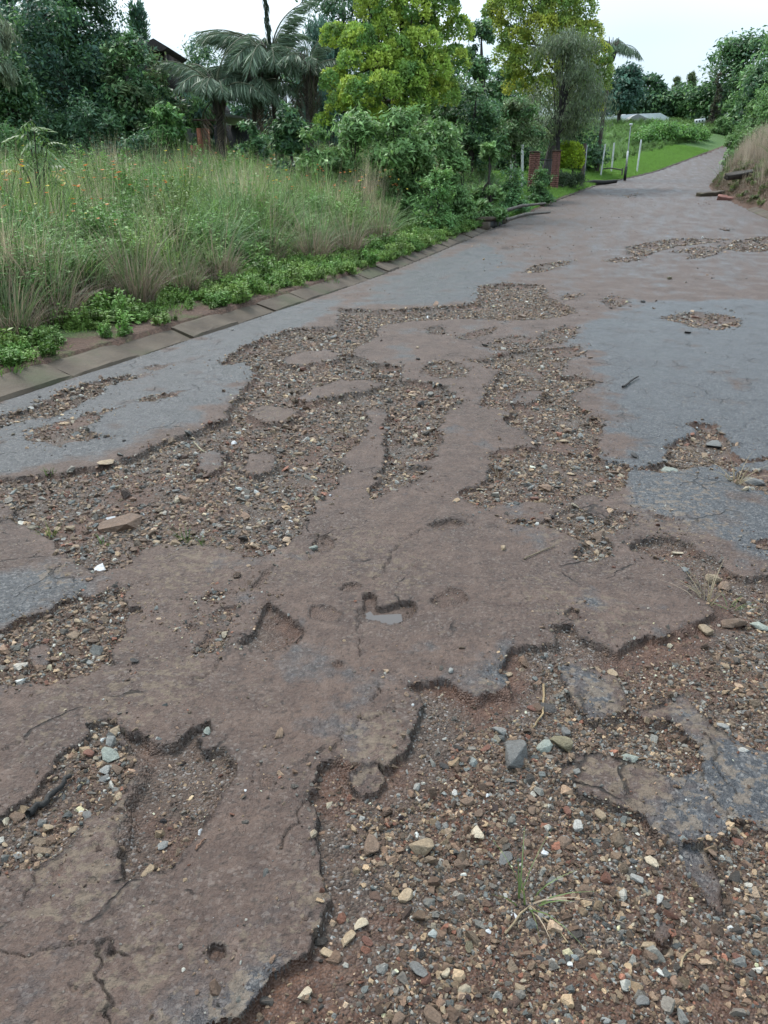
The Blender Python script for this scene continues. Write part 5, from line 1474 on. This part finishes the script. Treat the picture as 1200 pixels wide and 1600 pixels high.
# ------------------------------------------------------------------ buildings and garden structures
M_THATCH = plain_noise_mat('thatch', (.030, .024, .022), (.060, .048, .042), 9, .95, .8, .03)
M_BRICK = plain_noise_mat('pillar_brick', (.20, .075, .045), (.30, .13, .075), 5, .9, .5, .01)
M_BRICKD = plain_noise_mat('garden_brick', (.13, .055, .042), (.20, .09, .068), 6, .9, .5, .01)
M_WOOD = plain_noise_mat('weathered_wood', (.07, .05, .04), (.13, .10, .08), 8, .9, .5, .01)
M_DARKWOOD = plain_noise_mat('dark_timber', (.020, .016, .014), (.040, .030, .026), 8, .85, .4, .01)
M_PLASTER = plain_noise_mat('grey_plaster', (.085, .08, .075), (.13, .125, .115), 3, .9, .2, .01)
M_SHEET = plain_noise_mat('grey_roof_sheet', (.30, .31, .31), (.42, .43, .43), 3, .5, .2, .01)
M_WHITE = plain_noise_mat('white_roof', (.62, .63, .64), (.74, .75, .76), 2, .6, .2, .01)
M_GREYROOF = plain_noise_mat('grey_roof_tile', (.24, .235, .235), (.33, .32, .32), 6, .7, .4, .02)
M_WPAINT = plain_noise_mat('white_paint', (.50, .50, .48), (.70, .70, .68), 4, .6, .2, .005)
M_BLACK = plain_noise_mat('black_paint_and_shade', (.012, .012, .012), (.028, .026, .025), 5, .6, .2, .005)
M_DARKWALL = plain_noise_mat('dark_wall', (.035, .036, .038), (.060, .058, .058), 3, .85, .3, .01)
M_GLASS = NT('window_glass').surf((.02, .024, .028), .12, None, .6)
M_SHEETM = M_SHEET
def prism(name, pts2d, y0, y1, mat, parent):
    """polygon in x-z extruded along y"""
    m = len(pts2d)
    bm = bmesh.new()
    a = [bm.verts.new((p[0], y0, p[1])) for p in pts2d]; b = [bm.verts.new((p[0], y1, p[1])) for p in pts2d]
    bm.faces.new(a); bm.faces.new(b[::-1])
    for k in range(m): bm.faces.new((a[k], b[k], b[(k + 1) % m], a[(k + 1) % m]))
    bmesh.ops.recalc_face_normals(bm, faces=bm.faces)
    me = bpy.data.meshes.new(name); bm.to_mesh(me); bm.free(); me.materials.append(mat)
    return obj(name, me, parent)

# brown thatched house among the trees
y0 = 35.0; x0, _, zb = place(262, y0)
k = mpp(y0)
house = tag(empty('thatched_house', (x0, y0, zb)), 'dark brown thatched house with a balcony gable, half hidden by trees', 'house')
zt = lambda v: z_at(v, y0) - zb
xl = lambda u: (u - 262) * k
box('wall', xl(225), xl(312), .6, 6.0, -.4, zt(168), M_PLASTER, house)
prism('roof', [(xl(215), zt(172)), (xl(222), zt(150)), (xl(238), zt(60)), (xl(246), zt(60)), (xl(268), zt(140)), (xl(318), zt(142)), (xl(322), zt(152)), (xl(322), zt(162)), (xl(300), zt(164))], -.2, 6.6, M_THATCH, house)
box('gable_tower', xl(262), xl(281), -.5, 2.0, zt(150), zt(84), M_DARKWOOD, house)
prism('tower_roof', [(xl(258), zt(86)), (xl(262), zt(70)), (xl(270), zt(66)), (xl(289), zt(79)), (xl(286), zt(82)), (xl(281), zt(85))], -.9, 2.4, M_THATCH, house)
box('tower_post', xl(280.5), xl(283), -.62, -.52, zt(112), zt(84), M_WOOD, house)
bal = box('balcony', xl(256), xl(286), -1.0, -.55, zt(118), zt(112), M_WOOD, house)
for q in range(7):
    box('baluster', xl(257 + q * 4.6), xl(258.4 + q * 4.6), -.98, -.92, zt(112) + .002, zt(107), M_WOOD, bal)
w_ = box('window', xl(292), xl(306), .52, .598, zt(196), zt(176), M_DARKWOOD, house)
box('pane', xl(293.5), xl(304.5), .49, .518, zt(194), zt(178), M_GLASS, w_)

y0 = 31.5; x0, _, zb = place(330, y0); k = mpp(y0)
zt = lambda v: z_at(v, y0) - zb
xl = lambda u: (u - 330) * k
port = tag(empty('garden_shelter', (x0, y0, zb)), 'low shelter with orange brick pillar and grey sheet roof behind the palms', 'shelter')
box('pillar', xl(315), xl(331), 0, .42, -.3, zt(200), M_BRICK, port, .01)
box('plinth', xl(308), xl(323), -.5, -.1, -.3, zt(228), M_BRICK, port, .01)
box('beam', xl(312), xl(345), -.1, .1, zt(189), zt(186.5), M_WOOD, port)
box('wall', xl(331.5), xl(402), 1.2, 1.5, -.3, zt(192), M_DARKWALL, port)
prism('roof', [(xl(355), zt(190)), (xl(358), zt(180)), (xl(362), zt(178)), (xl(392), zt(184)), (xl(392), zt(187)), (xl(364), zt(182.5))], -.3, 2.4, M_SHEET, port)
box('door', xl(336), xl(349), 1.14, 1.197, -.3, zt(198), M_BLACK, port)

# brick gate pillars with caps
for u, v0, v1, w, y0, lab in ((832, 236, 300, 14, 38.0, 'dark red brick gate pillar, the left of two'), (865, 234, 296, 11, 40.5, 'dark red brick gate pillar, the right of two under the feathery tree')):
    x, y, z = place(u, y0); r_ = w * mpp(y) / 2; top = z_at(v0, y) - z
    root = tag(empty('gate_pillar', (x, y, z)), lab, 'pillar', 'brick gate pillars')
    nb = int((top + .2) / .085)
    box('core', -r_ + .012, r_ - .012, -r_ + .012, r_ - .012, -.3, top - .01, M_KERB, root)
    for c in range(nb):
        for (a, b, fx) in ((-r_, -.006, 0), (.006, r_, 0)):
            sh = .5 * (c % 2) * r_ * .5 - r_ * .125
            box('brick', a + (sh if a > -r_ else 0), b + (sh if b < r_ else 0), -r_, r_, -.2 + c * .085, -.2 + c * .085 + .073, M_BRICKD, root)
    box('cap', -r_ - .03, r_ + .03, -r_ - .03, r_ + .03, -.2 + nb * .085, -.2 + nb * .085 + .07, M_KERB, root, .01)
# dark steel gate between and fence posts
x, y, z = place(849, 39.0)
gate = tag(empty('steel_gate', (x, y, z)), 'dark green steel gate between the two brick pillars', 'gate')
for q in range(9): box('bar', -.28 + q * .07, -.262 + q * .07, -.01, .01, .05, 1.25, M_BLACK, gate)
box('rail', -.3, .32, -.015, .015, .0, .048, M_BLACK, gate); box('rail', -.3, .32, -.015, .015, 1.252, 1.30, M_BLACK, gate)
def post(name, u, y, v_top, wpx, mat, label, group=None, lean=0.0, extra=None):
    x, y, z = place(u, y); r_ = wpx * mpp(y) / 2; h = z_at(v_top, y) - z
    root = tag(empty(name, (x, y, z)), label, 'post', group)
    P = Parts(); tube_mesh_parts(P, np.array([(0, 0, -.3), (lean * .5, 0, h * .5), (lean, 0, h - .02), (lean, 0, h)]), np.array([1, 1, 1, .7]) * r_, (1, 1, 1), 8)
    v, f = tube(np.array([(0, 0, -.3), (lean * .5, 0, h * .5), (lean, 0, h)]), np.array([1, .97, .95]) * r_, 9)
    bm = bmesh.new(); bv = [bm.verts.new(q) for q in v]
    for q in f:
        bm.faces.new([bv[i] for i in dict.fromkeys(int(i) for i in q)])
    me = bpy.data.meshes.new('shaft'); bm.to_mesh(me); bm.free(); me.materials.append(mat)
    obj('shaft', me, root)
    if extra: extra(root, h, r_)
    return root
post('wooden_pole', 908, 46, 224, 5, M_WOOD, 'thick wooden pole beside the yellow-green ball bush', extra=lambda r, h, q: box('metal_strip', q + .004, q + .05, -.02, .02, .3, h - .1, M_SHEET, r))
post('fence_post', 797, 36, 228, 4, M_WPAINT, 'pale fence post left of the brick pillars, outer one', 'pale fence posts')
post('fence_post', 816, 37, 226, 4, M_WPAINT, 'pale leaning fence post next to the left brick pillar', 'pale fence posts', -.12)
for u, y, v, lab, ln in ((938, 56, 225, 'white leaning stake in the far lawn, leftmost', .12), (955, 60, 223, 'white stake in the far lawn, second from the left', 0), (995, 64, 218, 'white stake in the far lawn, right of the sign pole', .05)):
    post('white_stake', u, y, v, 2.6, M_WPAINT, lab, 'white stakes in the lawn', ln)
def sign_extra(r, h, q):
    box('black_sleeve', -.075, .075, -.075, .075, -.1, .85, M_BLACK, r, .01)
    box('white_sleeve', -.05, .05, -.05, .05, .852, 1.75, M_WPAINT, r, .008)
    box('cap_plate', -.09, .09, -.03, .03, h, h + .12, M_WPAINT, r)
post('sign_pole', 976, 55, 196, 1.6, M_SHEET, 'thin pole with black foot and white sleeve on the lawn', None, 0, sign_extra)
x, y, z = place(952, 58)
root = tag(empty('broken_rail', (x, y, z)), 'low broken rail hanging between white stakes', 'rail')
P = Parts(); tube_mesh_parts(P, np.array([(-.5, 0, .35), (0, 0, .42), (.9, .1, .30)]), np.array([.05, .05, .05]), (.12, .11, .10), 6); tube_mesh_parts(P, np.array([(.9, .1, -.05), (.9, .1, .42)]), np.array([.05, .05]), (.12, .11, .1), 6)
obj('bar', P.mesh('bar', M_BARK), root)
x, y, z = place(935, 50)
P = Parts(); tube_mesh_parts(P, np.array([(-1.0, -.2, .08), (-.3, 0, .16), (.4, .1, .15), (1.1, .1, .22)]), np.array([.11, .14, .13, .10]), (.03, .028, .026), 9)
tag(obj('fallen_log', P.mesh('fallen_log', M_BARK, True), None, (x, y, z)), 'dark fallen log lying on the lawn past the pole', 'log')
for q, (u, y0, lab) in enumerate(((820, 24.6, 'bleached fallen branch by the upright shrub, upper'), (828, 24.2, 'bleached fallen branch by the upright shrub, lower'))):
    x, y, z = place(u, y0)
    P = Parts(); tube_mesh_parts(P, np.array([(-.7, 0, .12 + .2 * (1 - q)), (-.1, .1, .28 + .2 * (1 - q)), (.6, .1, .33 + .22 * (1 - q))]), np.array([.05, .045, .03]), (.16, .145, .13), 7)
    tag(obj('fallen_branch', P.mesh('fallen_branch', M_BARK, True), None, (x, y, z)), lab, 'branch', 'fallen branches')
x, y, z = place(735, 27.2)

# storm drain in the left kerb
tm = 23.6; x, y = map(float, xy(tm, -.3)); zr = float(road_z(tm))
drain = tag(empty('storm_drain', (x, y, zr), -math.atan2(UX, UY)), 'kerbside storm drain with a concrete lid and dark mouth', 'drain')
o = box('lid', -.75, .28, -1.15, 1.2, .16, .27, M_KERB, drain, .02)
box('mouth', -.70, .22, -1.05, 1.1, -.12, .155, M_BLACK, drain)  # solid black block, its colour stands in for the shade inside the opening
box('side_block', -.72, .31, -1.45, -1.06, -.15, .155, M_KERB, drain, .015); box('side_block', -.72, .31, 1.11, 1.45, -.15, .155, M_KERB, drain, .015)

M_BEAM = plain_noise_mat('wet_concrete', (.016, .013, .010), (.055, .045, .034), 5, .8, .6, .02)
# broken kerb slabs on the right bank
def slab(u, y0, L_, w_, h_, rz, tilt, label, mat=None, dz=.05):
    x, y, z = place(u, y0)
    v, f = box_arrays(-L_ / 2, L_ / 2, -w_ / 2, w_ / 2, -h_ / 2, h_ / 2)
    me = raw_mesh('broken_kerb', v, f, mat or M_KERB)
    bm = bmesh.new(); bm.from_mesh(me)
    bmesh.ops.subdivide_edges(bm, edges=bm.edges, cuts=4, use_grid_fill=True)
    for q in bm.verts: q.co += Vector(rng.normal(0, .012, 3))
    bm.to_mesh(me); bm.free()
    o = obj('broken_kerb', me, None, (x, y, z + dz)); o.rotation_euler = (tilt[0], tilt[1], rz)
    return tag(o, label, 'kerb stone', 'broken kerb stones')
slab(1110, 36.5, 1.2, .4, .22, .25, (.1, -.08), 'mossy broken kerb block at the corner of the right bank', None, .06)
slab(1172, 35.0, 2.1, .36, .2, .12, (.25, -.14), 'long dark kerb beam lying on the right bank', M_BEAM, .12)
slab(1135, 33.5, .7, .4, .22, -.4, (.2, .15), 'short reddish kerb fragment between the two broken blocks', M_BRICKD, .02)

# houses on the hill
y0 = 132.0; x0, _, zb = place(985, y0); k = mpp(y0)
zt = lambda v: z_at(v, y0) - zb
xl = lambda u: (u - 985) * k
hs = tag(empty('white_roofed_house', (x0, y0, zb)), 'long white-roofed house with a grey hipped porch on the hill', 'house')
box('wall', xl(915), xl(1048), 1.5, 9.0, -3, zt(194), M_DARKWALL, hs)
prism('roof', [(xl(912), zt(196)), (xl(916), zt(186)), (xl(950), zt(182)), (xl(985), zt(178)), (xl(1030), zt(176)), (xl(1052), zt(188)), (xl(1052), zt(190))], .5, 9.6, M_WHITE, hs)
prism('porch_roof', [(xl(974), zt(194)), (xl(980), zt(184)), (xl(988), zt(180)), (xl(1006), zt(188)), (xl(1011), zt(193))], -2.4, 1.45, M_GREYROOF, hs)
for q in (976, 996, 1008): box('porch_post', xl(q), xl(q + 1.4), -2.2, -1.9, -3, zt(194) - .01, M_WPAINT, hs)
for q in (922, 940, 958, 1018, 1034):
    w_ = box('window', xl(q), xl(q + 8), 1.38, 1.497, zt(202), zt(196), M_WPAINT, hs); box('pane', xl(q + .8), xl(q + 7.2), 1.3, 1.377, zt(201.4), zt(196.6), M_GLASS, w_)
box('chimney', xl(981), xl(985), 3, 4, zt(180), zt(176), M_WPAINT, hs)
x, y, z = place(1093, 118)
nb = tag(empty('notice_board', (x, y, z), -.2), 'small white notice board on posts by the road bend', 'sign')
h = z_at(189, y) - z
brd = box('board', -.7, .7, -.04, .04, h - .28, h + .28, M_WPAINT, nb, .02); brd.rotation_euler = (0, -.10, 0)
for q in (-.42, -.05, .34): 
    s = box('dark_panel', q - .09, q + .09, -.05, -.041, h - .12, h + .12, M_DARKWALL, nb); s.rotation_euler = (0, -.10, 0)
for q in (-.5, .5): box('post', q - .05, q + .05, -.03, .03, -2.5, h - .35, M_WPAINT, nb)
# water standing in the muddy hole
n = NT('puddle_water'); M_WATER = n.surf((.075, .058, .048), .04, n.bump(n.noise(n.pos(), 30, 2), .02, .01), .5)
for pts in ([(586,957),(600,956),(622,955),(624,964),(610,970),(592,969),(584,964)], [(566,955),(578,950),(584,958),(578,964),(568,963)]):
    V = np.array([on_road(*q) for q in pts]); c = V.mean(0)
    hz = np.median(road_height(V[:, 0], V[:, 1])); hc = float(road_height(c[0], c[1])[0])
    zc = max(hc, hz - .01) + .006
    ring = [(p_[0], p_[1], zc) for p_ in (c + (V - c) * 1.25)]
    me = bpy.data.meshes.new('puddle'); me.from_pydata(ring, [], [tuple(range(len(ring)))]); me.materials.append(M_WATER)
    tag(obj('puddle', me), kind='structure')
print('objects', len(scene.objects))
